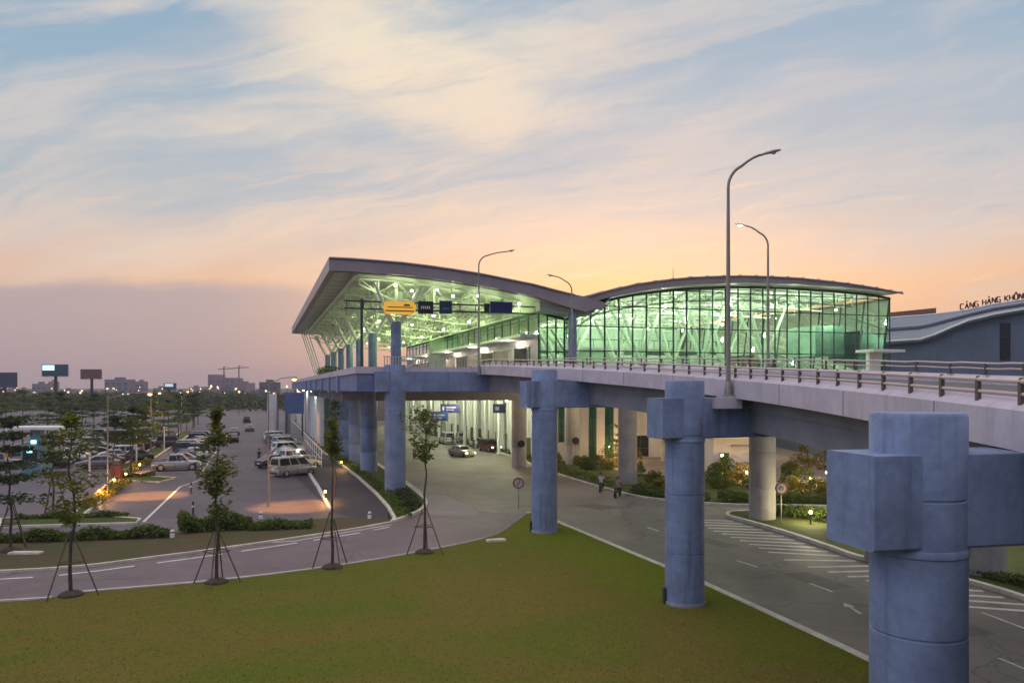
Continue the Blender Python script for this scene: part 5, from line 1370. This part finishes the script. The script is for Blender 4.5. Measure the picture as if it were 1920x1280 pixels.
def person(loc, rz, label, shirt, trousers, pose='stand', group=None, helmet=False, seed=0):
    """faces +y in its own frame"""
    t = thing('person', label, 'person', loc, rz, group); k = random.Random(seed)
    if pose == 'ride':
        hip = (0, -.12, .80); che = (0, .02, 1.20); nk = (0, .06, 1.40); hd = (0, .09, 1.58)
        kn = [(.19, .30, .76), (-.19, .30, .76)]; an = [(.17, .18, .32), (-.17, .18, .32)]; toe = [(.17, .38, .29), (-.17, .38, .29)]
        el = [(.29, .22, 1.12), (-.29, .22, 1.12)]; ha = [(.30, .50, 1.06), (-.30, .50, 1.06)]
    else:
        sw = .16 if pose == 'walk' else 0.02
        hip = (0, 0, .92); che = (0, .01, 1.25); nk = (0, .0, 1.47); hd = (0, .03, 1.62)
        kn = [(.10, sw+.03, .50), (-.10, -sw*.4, .50)]; an = [(.10, sw*.9, .09), (-.10, -sw*1.6, .10)]; toe = [(.11, sw*.9+.17, .04), (-.11, -sw*1.6+.15, .04)]
        el = [(.26, -sw*.6, 1.16), (-.26, sw*.6, 1.16)]; ha = [(.27, -sw+.08, .90), (-.27, sw+.08, .90)]
    nodes = [(hip, .13, .8), (che, .14, .75), (nk, .055), (hd, .085, 1.15), ((hd[0], hd[1], hd[2]+.10), .075)]; ed = [(0,1),(1,2),(2,3),(3,4)]
    for s in (0, 1):
        sg = 1 if s == 0 else -1; b = len(nodes); sh = (sg*.18, che[1], che[2]+.16)
        nodes += [(sh, .055), (el[s], .042), (ha[s], .03)]; ed += [(1, b), (b, b+1), (b+1, b+2)]
        d = Vector(ha[s])-Vector(el[s]); d.normalize(); side = d.cross(Vector((0, 0, 1)) if abs(d.z) < .9 else Vector((0, 1, 0))).normalized()
        for f in range(4):
            q = Vector(ha[s]) + d*(.10+.012*(f in (1, 2))) + side*(f-1.5)*.022; nodes.append((tuple(q), .009)); ed.append((b+2, len(nodes)-1))
        q = Vector(ha[s]) + d*.045 + side*.055; nodes.append((tuple(q), .010)); ed.append((b+2, len(nodes)-1))
        b = len(nodes); hp = (sg*.095, hip[1], hip[2]-.05)
        nodes += [(hp, .085), (kn[s], .058), (an[s], .042), (toe[s], .035)]; ed += [(0, b), (b, b+1), (b+1, b+2), (b+2, b+3)]
    skinmesh('body', nodes, ed, M['skin'], t)
    n2 = [(((0, hip[1], hip[2]-.02)), .15, .85), (che, .165, .8), ((0, nk[1], nk[2]-.07), .10)]; e2 = [(0,1),(1,2)]
    for s in (0, 1):
        sg = 1 if s == 0 else -1; b = len(n2); n2 += [((sg*.18, che[1], che[2]+.16), .075), (tuple((Vector(el[s])*.9+Vector((sg*.18, che[1], che[2]+.16))*.1)), .06)]; e2 += [(1, b), (b, b+1)]
    skinmesh('shirt', n2, e2, CL[shirt], t)
    n3 = [((0, hip[1], hip[2]), .145, .85)]; e3 = []
    for s in (0, 1):
        sg = 1 if s == 0 else -1; b = len(n3); n3 += [((sg*.095, hip[1], hip[2]-.07), .105), (kn[s], .075), (tuple(Vector(an[s])+Vector((0, 0, .05))), .058)]; e3 += [(0, b), (b, b+1), (b+1, b+2)]
    skinmesh('trousers', n3, e3, CL[trousers], t)
    m = MB(); c = (hd[0], hd[1]-.015, hd[2]+.075); r = .125 if not helmet else .15
    m.lathe(c, [(r*.92, -.03 if not helmet else -.09), (r, .02), (r*.86, .07), (r*.5, .115), (.01, .13)], 14); m.build('helmet' if helmet else 'hair', CL['red'] if helmet else M['hair'], t, world=False, smooth=True)
    m = MB(); fy = hd[1]+.098
    for sx in (-.035, .035): m.box((sx, fy, hd[2]+.035), (.026, .02, .014))
    m.box((0, fy+.004, hd[2]-.055), (.05, .018, .012)); m.build('face', M['hair'], t, world=False)
    m = MB(); m.add([(-.018, fy-.005, hd[2]-.02), (.018, fy-.005, hd[2]-.02), (0, fy+.03, hd[2]-.018), (0, fy-.002, hd[2]+.035)], [(0,1,2),(0,2,3),(2,1,3),(1,0,3)]); m.build('nose', M['skin'], t, world=False)
    return t
def motorbike(loc, rz, label, pm):
    t = thing('motorbike', label, 'motorbike', loc, rz)
    for y in (-.62, .64):
        m = MB(); pts = []; 
        m.lathe((0, y, .28), [(.17, -.04), (.26, -.05), (.285, 0), (.26, .05), (.17, .04)], 20, 'x'); m.build('wheel', M['tyre'], t, world=False, smooth=True)
    m = MB(); m.tube([(0, -.78, .62), (0, -.45, .66), (0, -.1, .52), (0, .2, .48), (0, .42, .78)], [.07, .13, .14, .12, .09], 10); m.build('frame', pm, t, world=False, smooth=True)
    m = MB(); m.tube([(0, -.72, .76), (0, -.4, .79), (0, -.02, .74)], [.09, .13, .10], 10); m.build('seat', M['trim'], t, world=False, smooth=True)
    m = MB(); m.tube([(0, .64, .28), (0, .5, .62), (0, .40, .98)], .04, 8); m.tube([(-.32, .34, 1.02), (0, .42, .99), (.32, .34, 1.02)], .022, 6); m.build('handlebar', M['darksteel'], t, world=False)
    m = MB(); m.lathe((0, .52, .84), [(.09, -.05), (.10, .03), (.05, .06)], 12, 'y'); m.build('headlight', M['headl'], t, world=False, smooth=True)
    m = MB(); m.box((0, -.86, .62), (.14, .06, .08)); m.build('taillight', M['tail'], t, world=False, bevel=.02)
    m = MB(); m.tube([(.15, -.75, .36), (.14, -.2, .3)], [.05, .04], 8); m.build('exhaust', M['rim'], t, world=False)
    return t
for px, py, rz, sh, tr, c_, lb, lp_ in ((1127, 922, -.25, 'white', 'navy', 'black', 'dark motorbike on the road bend, nearer the kerb gap', 'rider in white shirt on the left motorbike at the road bend'), (1158, 932, -.45, 'tan', 'black', 'grey', 'grey motorbike just right of the dark one at the road bend', 'rider in tan shirt on the right motorbike at the road bend')):
    x, y = G(px, py); motorbike((x, y, .016), rz, lb, PAINT[c_]); person((x, y, .016), rz, lp_, sh, tr, 'ride', helmet=True, seed=px)
ppl = [(742, 884, 2.6, 'white', 'grey', 'walk', 'person in a white shirt walking between the nearest two blue piers'), (777, 862, .4, 'grey', 'black', 'stand', 'person in grey standing just right of the fourth pier'), (888, 842, .2, 'navy', 'black', 'stand', 'person in navy standing near the arrivals doors'),
       (903, 840, 2.9, 'red', 'navy', 'walk', 'person in a red shirt walking past the arrivals doors'), (849, 834, .4, 'black', 'grey', 'stand', 'person in black behind the white van'), (1056, 858, 1.2, 'navy', 'navy', 'stand', 'person in dark clothes by the second dark column'), (486, 868, 3.0, 'black', 'navy', 'walk', 'person in black walking down the aisle beside the parked row')]
for i, (px, py, rz, sh, tr, ps, lab) in enumerate(ppl):
    x, y = G(px, py); person((x, y, .14 if px in (742,) else .016), rz, lab, sh, tr, ps, seed=i)

# ---------------------------------------------------------------- road signs, lamps, bollards
def round_sign(x, y, h, label, m1, m2, face=0.0, r=.42, z0=.13):
    t = thing('road_sign', label, 'road sign', (x, y, z0), face, 'round road signs')
    m = MB(); m.tube([(0, 0, 0), (0, 0, h+r)], .04, 8); m.build('post', M['steel'], t, world=False)
    m = MB(); m.lathe((0, -.06, h), [(r, -.015), (r, .015)], 28, 'y'); d_ = m.build('disc', m1, t, world=False)
    m = MB(); m.lathe((0, -.085, h), [(r*.74, -.004), (r*.74, .004)], 24, 'y'); q = m.build('face', m2, None, world=False); q.parent = d_
    return t, d_
signred = mat('sign_red', (.28,.05,.04), .5); signwhite = mat('sign_white', (.5,.48,.46), .5)
x, y = G(972, 957); t, d_ = round_sign(x, y, 1.95, 'round red ringed sign on a post at the lawn tip', signred, signwhite)
m = MB(); m.tube([(-.12, -.1, 1.78), (.10, -.1, 2.05)], .035, 6); m.tube([(.10, -.1, 2.05), (.12, -.1, 2.2), (-.02, -.1, 2.2)], .03, 6); q = m.build('arrow', M['black'], None, world=False); q.parent = d_
x, y = 18.05, 51.9; t, d_ = round_sign(x, y, 2.35, 'round speed sign on a post before the right pier', signred, signwhite)
m = MB(); m.box((-.1, -.1, 2.35), (.04, .02, .26)); m.box((-.02, -.1, 2.46), (.14, .02, .04)); m.box((.1, -.1, 2.35), (.04, .02, .26)); q = m.build('numerals', M['black'], None, world=False); q.parent = d_
x, y = W(28.4, 83.6)[:2]; round_sign(x, y, 2.7, 'dark disc seen from behind on the first dark column', M['black'], M['black'])
x, y = W(35.1, 83.6)[:2]; round_sign(x, y, 2.9, 'dark disc seen from behind on the second dark column', M['black'], M['black'])
def bollard_lamp(x, y, h, label, lit=True, power=0, col=(1,.62,.22), z0=.13, em='warmlamp', group='low garden lamps'):
    t = thing('garden_lamp', label, 'garden lamp', (x, y, z0), 0, group)
    m = MB(); m.tube([(0,0,0), (0,0,h)], .05, 10); m.lathe((0,0,0), [(.12,0),(.12,.03),(.05,.06)], 12); m.build('post', M['darksteel'], t, world=False)
    m = MB(); m.lathe((0,0,h), [(.05,0),(.09,.04),(.105,.10),(.08,.17),(.03,.20)], 14); m.build('globe', M[em] if lit else M['white'], t, world=False, smooth=True)
    if power: lamp_light('lamp_light', (0, 0, h+.42), power, col, .12).parent = t
    return t
GLp = [(1056, 842, 'lamp globe beside the second dark column', 60), (1112, 838, 'lamp globe left of the yellow tree', 60), (1098, 856, 'lowest lamp globe left of the yellow tree', 50), (1150, 858, 'lamp globe under the yellow tree, left one', 420), (1172, 862, 'lamp globe under the yellow tree, right one', 420), (1167, 880, 'lamp globe below the yellow tree near the hedge', 260),
       (1400, 905, 'lamp globe between shrub and the square headed pier', 420), (1520, 917, 'lamp globe by the yellow conical tree', 700), (1550, 905, 'lamp globe at the right garden path', 420)]
for px, py, lab, pw in GLp:
    x, y = G(px, py, .15); bollard_lamp(x, y, .9, lab, True, pw, z0=.15)
x, y = G(1520, 982, .14); bollard_lamp(x, y, .7, 'bright lamp globe in the hedge of the right island', True, 420, (1,.85,.5))
x, y = (22.9, 42.5); bollard_lamp(x, y, .7, 'lamp globe on the right island hidden behind the nearest pier', True, 700, (1,.86,.58))
x, y = G(186, 938); bollard_lamp(x, y, .55, 'low amber lamp lighting the slanting island shrubs', True, 520, (1,.46,.10), em='amberlamp')
x, y = G(262, 884); bollard_lamp(x, y, .55, 'low amber lamp by the glowing shrubs near the black saloon', True, 240, (1,.50,.12), em='amberlamp')
for px, py, lab in ((214, 914, 'low amber lamp half way along the slanting island'), (236, 902, 'low amber lamp at the far end of the slanting island'), (610, 938, 'low amber lamp beside the white lane kerb'), (640, 878, 'low amber lamp at the foot of the blue pier row')):
    x, y = G(px, py); bollard_lamp(x, y, .5, lab, True, 150, (1,.5,.12), em='amberlamp')
# slim white posts in the car park
for px, py, h, lab in ((168, 898, 3.4, 'white post with a small crossbar left of the red box'), (256, 868, 3.6, 'slim white post left of the black saloon'), (308, 846, 3.6, 'slim white post before the maroon estate car')):
    x, y = G(px, py); t = thing('white_post', lab, 'post', (x, y, .0), 0, 'slim white posts in the car park')
    m = MB(); m.tube([(0,0,0), (0,0,h)], [.10, .075], 10); m.build('pole', M['white'], t, world=False); m = MB(); m.box((.12, 0, h-.12), (.6, .16, .12)); m.build('crossbar', M['white'], t, world=False)
x, y = G(219, 897); t = thing('red_box', 'dull red cabinet standing at the foot of the umbrella tree', 'cabinet', (x, y, .13)); m = MB(); m.box((0, 0, .62), (1.0, .7, 1.25)); m.build('body', mat('cabinet_red', (.26,.07,.05), .6), t, world=False, bevel=.03); m = MB(); m.box((0, 0, 1.28), (1.1, .8, .06)); m.build('lid', M['trim'], t, world=False)
for px, py, lab in ((358, 925, 'dark striped marker post on the car park asphalt, farther one'), (362, 965, 'dark striped marker post on the car park asphalt, nearer one')):
    x, y = G(px, py); t = thing('marker_post', lab, 'bollard', (x, y, .004)); m = MB(); m.tube([(0,0,0), (0,0,1.0)], .07, 10); m.lathe((0,0,0), [(.2,0),(.2,.04),(.08,.08)], 12); m.build('post', M['darksteel'], t, world=False); m = MB(); m.tube([(0,0,.55), (0,0,.7)], .075, 10); m.build('band', M['white'], t, world=False)
for px, py, lab in ((489, 974, 'white kerb marker stub at the verge end, left one'), (693, 974, 'white kerb marker stub at the service road corner'), (323, 1010, 'white kerb marker stub at the hedge end')):
    x, y = G(px, py); t = thing('marker_stub', lab, 'marker', (x, y, .08)); m = MB(); m.lathe((0,0,0), [(.14,0),(.13,.42),(.08,.5)], 12); m.build('body', M['white'], t, world=False, smooth=True); m = MB(); m.lathe((0,0,.3), [(.138,0),(.136,.08)], 12); m.build('band', signred, t, world=False)
x, y = G(1622, 1053); t = thing('marker_stub', 'grey bollard on the island kerb left of the nearest pier', 'bollard', (x+.1, y, .14)); m = MB(); m.lathe((0,0,0), [(.16,0),(.15,.75),(.08,.85)], 12); m.build('body', M['steel'], t, world=False, smooth=True); m = MB(); m.lathe((0,0,.5), [(.158,0),(.156,.12)], 12); m.build('band', M['white'], t, world=False)
# tall car park lamps with orange light
def park_lamp(x, y, h, dx, label, power, spot=95):
    t = thing('car_park_lamp', label, 'street lamp', (x, y, 0), 0, 'tall lamps of the car park')
    m = MB(); m.tube([(0,0,0), (0,0,h)], [.085, .045], 10); m.build('pole', M['steel'], t, world=False)
    m = MB(); m.tube([(0,0,h-.3), (dx*.5,0,h+.15), (dx,0,h+.25)], .035, 8); m.build('arm', M['steel'], t, world=False)
    m = MB(); m.lathe((dx,0,h+.18), [(.10,-.1),(.24,-.04),(.22,.06),(.06,.12)], 14); hd_ = m.build('lamp_head', M['steel'], t, world=False, smooth=True)
    m = MB(); m.lathe((dx,0,h+.03), [(.05,-.07),(.15,-.02),(.16,.03)], 14); m.build('lens', M['amberlamp'], hd_, world=False, smooth=True)
    lamp_light('lamp_light', (dx, 0, h-.1), power, (1, .44, .10), .15, spot, (0, 0, -1)).parent = t
    return t
x, y = G(503, 973); park_lamp(x, y, 9.8, 2.0, 'tall thin lamp with a glowing head near the verge corner', 12000, 46).location = (-18.9, 60.0, 0)
x, y = G(190, 905); park_lamp(-34.5, 66.0, 8.6, 3.6, 'tall thin lamp over the slanting parking island', 12000, 48)
park_lamp(*uvp(-14.4, 118), 8.4, 1.2, 'tall lamp among trees of the first parking island', 1800, 110)
park_lamp(*uvp(-36, 120), 8.4, 1.2, 'tall lamp among trees of the second parking island', 1800, 110)
park_lamp(*uvp(-14.2, 160), 8.4, 1.2, 'tall lamp at the far end of the first parking island', 2000, 110)
park_lamp(*uvp(7.0, 128), 8.6, -1.2, 'tall lamp beside the far end of the right parking row', 1600, 110)
# kiosk, gates, entrance pylons
x, y = G(70, 888); kt = thing('ticket_kiosk', 'blue-grey ticket kiosk with lit screens and flat canopy in the car park', 'kiosk', (x, y, 0))
m = MB(); m.box((0, 0, 1.6), (2.2, 2.2, 3.2)); m.box((0, 0, 4.0), (1.0, .9, 1.8)); m.build('body', mat('kiosk_blue', (.14,.24,.30), .5), kt, world=False, bevel=.03)
m = MB(); m.box((.4, 0, 4.95), (5.6, 3.4, .28)); m.build('canopy', M['white'], kt, world=False)
m = MB(); m.box((-.1, -1.12, 2.1), (1.5, .05, 1.2)); m.build('window', M['carglass'], kt, world=False)
for z_ in (2.55, 3.45):
    m = MB(); m.box((-.1, -1.2 if z_ < 3 else -.5, z_), (.5, .12, .34)); m.build('screen', emis('screen_cyan', (.35,1,.9), 3.2), kt, world=False)
x, y = (-55, 160); pt_ = thing('entrance_pylon', 'tall pale entrance pylon at the end of the right parking row', 'pylon', (XA(510, 150), 150, 0))
m = MB(); m.box((0, 0, 4.0), (1.5, 1.2, 8.0)); m.build('shaft', M['wallpale'], pt_, world=False, bevel=.06); m = MB(); m.box((0, 0, .2), (2.0, 1.7, .4)); m.build('base', M['kerb'], pt_, world=False)
bt = thing('blue_signboard', 'large blue sign board on two posts beyond the pylon', 'sign', (XA(552, 148), 148, 0))
m = MB(); m.box((0, 0, 6.3), (3.6, .3, 4.0)); m.build('board', mat('board_blue', (.07,.13,.30), .5), bt, world=False, bevel=.05)
for s in (-1.5, 1.5): m = MB(); m.tube([(s, .1, 0), (s, .1, 4.4)], .14, 10); m.build('post', M['darksteel'], bt, world=False)
gt = thing('entrance_gate', 'dark gate frame between the pale pylon and the blue board', 'gate', (XA(528, 156), 156, 0))
m = MB(); m.box((-1.2, 0, 3.6), (.9, .9, 7.2)); m.box((1.2, 0, 3.6), (.9, .9, 7.2)); m.build('post', M['girder'], gt, world=False); m = MB(); m.box((0, 0, 7.4), (4.2, 1.2, .8)); m.build('beam', mat('gate_maroon', (.10,.05,.06), .6), gt, world=False)
ft = thing('boundary_rail', 'thin pale pipe rail along the service road before the building', 'railing', (*uvp(6.8, 110), 0))
m = MB()
for z_ in (1.0, 2.0): m.beam(W(6.8, 92, z_), W(6.8, 128, z_), .07)
m.build('rail', M['white'], ft); m = MB()
for k in range(10): m.tube([W(6.8, 92+k*4, 0), W(6.8, 92+k*4, 2.05)], .05, 6)
m.build('post', M['white'], ft)

# ---------------------------------------------------------------- billboards and city
def billboard(px0, px1, py0, py1, Y, label, m1, pole_px, lit=None):
    xc = (XA(px0, Y)+XA(px1, Y))/2; w_ = XA(px1, Y)-XA(px0, Y); z0_, z1_ = ZA(py1, Y), ZA(py0, Y)
    t = thing('billboard', label, 'billboard', (XA(pole_px, Y), Y, 0), 0, 'billboards on the skyline')
    m = MB(); m.box((xc, Y, (z0_+z1_)/2), (w_, 1.2, z1_-z0_)); p = m.build('panel', m1, t); 
    m = MB(); m.tube([(XA(pole_px, Y), Y+1.0, 0), (XA(pole_px, Y), Y+1.0, z0_+1)], [.8, .6], 12); m.build('pole', M['darksteel'], t)
    m = MB()
    for q in (.1, .5, .9): m.beam((xc-w_/2+w_*q, Y+.8, z0_-.3), (xc-w_/2+w_*q, Y+.8, z1_), .3)
    m.beam((xc-w_/2, Y-.9, z0_-.2), (xc+w_/2, Y-.9, z0_-.2), .8, .12); m.build('frame', M['darksteel'], t)
    if lit:
        a, b, c, d_, em = lit; m = MB(); m.box((xc-w_/2+w_*(a+b)/2, Y-.64, z0_+(z1_-z0_)*(c+d_)/2), (w_*(b-a), .06, (z1_-z0_)*(d_-c))); m.build('screen', em, p)
    return t
billboard(-20, 31, 698, 726, 320, 'dark blue billboard cut by the left edge', mat('board_slate', (.03,.055,.10), .6), 6)
t = billboard(80, 127, 683, 705, 330, 'teal billboard with a bright white lit corner', mat('board_teal', (.01,.07,.13), .6), 102, (.03, .5, .5, .93, emis('screen_white', (.55,.95,1), 1.5)))
billboard(152, 190, 692, 710, 360, 'small dull red billboard on a single post', mat('board_red', (.17,.07,.07), .6), 170)
billboard(308, 330, 718, 730, 420, 'little billboard with pale lit face near the stepped block', mat('board_teal2', (.03,.08,.12), .6), 316, (.1, .8, .45, .9, emis('screen_pale', (.65,.8,.95), .75)))
cm = {k: mat('city_'+k, c, .8, .12, .08) for k, c in dict(mauve=(.24,.19,.24), grey=(.20,.20,.24), tan=(.32,.25,.22), dark=(.12,.12,.16)).items()}
cwin = mat('city_window', (.05,.055,.075), .3); cwl = emis('city_window_lit', (1,.72,.38), 1.4)
rcit = random.Random(31)
def city_block(px0, px1, pyt, Y, m1, label, steps=None, group='buildings of the far city'):
    x0, x1 = XA(px0, Y), XA(px1, Y); hz = ZA(pyt, Y); dp = max(8, (x1-x0)*.6)
    t = thing('city_building', label, 'building', ((x0+x1)/2, Y, 0), 0, group)
    m = MB(); parts = steps or [(0, 1, 1)]
    for i, (a, b, f) in enumerate(parts): m.box((x0+(x1-x0)*(a+b)/2, Y+dp/2+.02*i, hz*f/2), ((x1-x0)*(b-a), dp, hz*f))
    m.build('wall', m1, t)
    m = MB(); l = MB(); fl = max(2, int(hz/3.6))
    for a, b, f in parts:
        n_ = max(2, int((x1-x0)*(b-a)/4.5))
        for j in range(1, max(2, int(fl*f))):
            for i in range(n_):
                cx = x0+(x1-x0)*(a+(b-a)*(i+.5)/n_); z_ = hz*f*j/(fl*f)
                if z_ > hz*f-1.5: continue
                (l if rcit.random() < .10 else m).box((cx, Y-.05, z_), (2.2, .3, 1.5))
    if m.v: m.build('window', cwin, t)
    if l.v: l.build('lit_window', cwl, t)
    m = MB(); a, b, f = parts[-1]; m.box((x0+(x1-x0)*(a+b)/2, Y+dp/2, hz*f+1), ((x1-x0)*(b-a)*.35, dp*.4, 2)); m.build('roof_housing', m1, t)
    return t
city_block(60, 86, 719, 760, cm['grey'], 'grey office block left of the teal billboard post')
city_block(90, 104, 715, 900, cm['tan'], 'narrow tan block behind the teal billboard post')
city_block(196, 241, 711, 700, cm['grey'], 'wide grey slab block right of the red billboard')
city_block(253, 271, 715, 840, cm['mauve'], 'narrow mauve tower right of the wide grey slab')
city_block(380, 462, 708, 900, cm['mauve'], 'large stepped mauve block, biggest on the skyline', [(0, .22, .5), (.12, .30, 1.18), (.3, .72, 1.0), (.72, 1, .72)])
city_block(486, 520, 716, 620, cm['dark'], 'dark block beside the pale pylon'); city_block(560, 600, 728, 700, cm['grey'], 'low grey block behind the screen wall')
for i in range(26):
    px = -10 + i*20 + rcit.uniform(-6, 6); w_ = rcit.uniform(10, 24); py = rcit.uniform(725, 735)
    city_block(px, px+w_, py, rcit.uniform(640, 1100), cm[rcit.choice(list(cm))], 'low house in the far city row along the horizon', None, 'low houses along the horizon')
for px, py in ((420, 692), (448, 690)):
    Y = 905; x = XA(px, Y); t = thing('tower_crane', 'thin tower crane over the stepped mauve block, ' + ('left of two' if px < 430 else 'right of two'), 'crane', (x, Y, 0), 0, 'tower cranes on the skyline'); zt_ = ZA(py, Y)
    m = MB(); m.beam((x, Y, 0), (x, Y, zt_+3), 1.1); m.build('mast', M['darksteel'], t); m = MB(); m.beam((x-7, Y, zt_), (x+12, Y, zt_+1), .8); m.beam((x, Y, zt_+3), (x+9, Y, zt_+.8), .3); m.build('jib', M['darksteel'], t)
# lamps of the far town: small lit globes on poles
rl_ = random.Random(12)
mbp = None; proto = None
for k in range(30):
    Y = rl_.uniform(260, 620); px = rl_.uniform(0, 545); t_h = rl_.uniform(6, 9.5)
    if proto is None:
        proto = thing('far_lamp', 'tiny lit street lamp of the far town beyond the car park', 'street lamp', (0,0,0), 0, 'tiny lamps of the far town')
        m = MB(); m.tube([(0,0,0), (0,0,7.5)], .1, 6); m.build('pole', M['darksteel'], proto, world=False); m = MB(); m.lathe((0,0,7.4), [(.1,0),(.45,.35),(.1,.8)], 8); m.build('globe', emis('far_lamp_glow', (1,.78,.5), 1.6), proto, world=False, smooth=True); cache(proto); o = proto
    else: o = copy_tree(proto)
    o.location = (XA(px, Y), Y, 0); o.scale = (1, 1, t_h/7.5)
# ---------------------------------------------------------------- the evening air
mb = MB(); mb.box((0, 900, 25.5), (3600, 2600, 53))
hz = bpy.data.materials.new('haze_air'); hz.use_nodes = True; hn = hz.node_tree; hn.nodes.clear()
ho = hn.nodes.new('ShaderNodeOutputMaterial'); pv = hn.nodes.new('ShaderNodeVolumePrincipled')
pv.inputs['Color'].default_value = (.86, .80, .88, 1); pv.inputs['Density'].default_value = .00024; pv.inputs['Anisotropy'].default_value = .2
hn.links.new(pv.outputs[0], ho.inputs['Volume'])
tag(mb.build('haze', hz), kind='stuff')
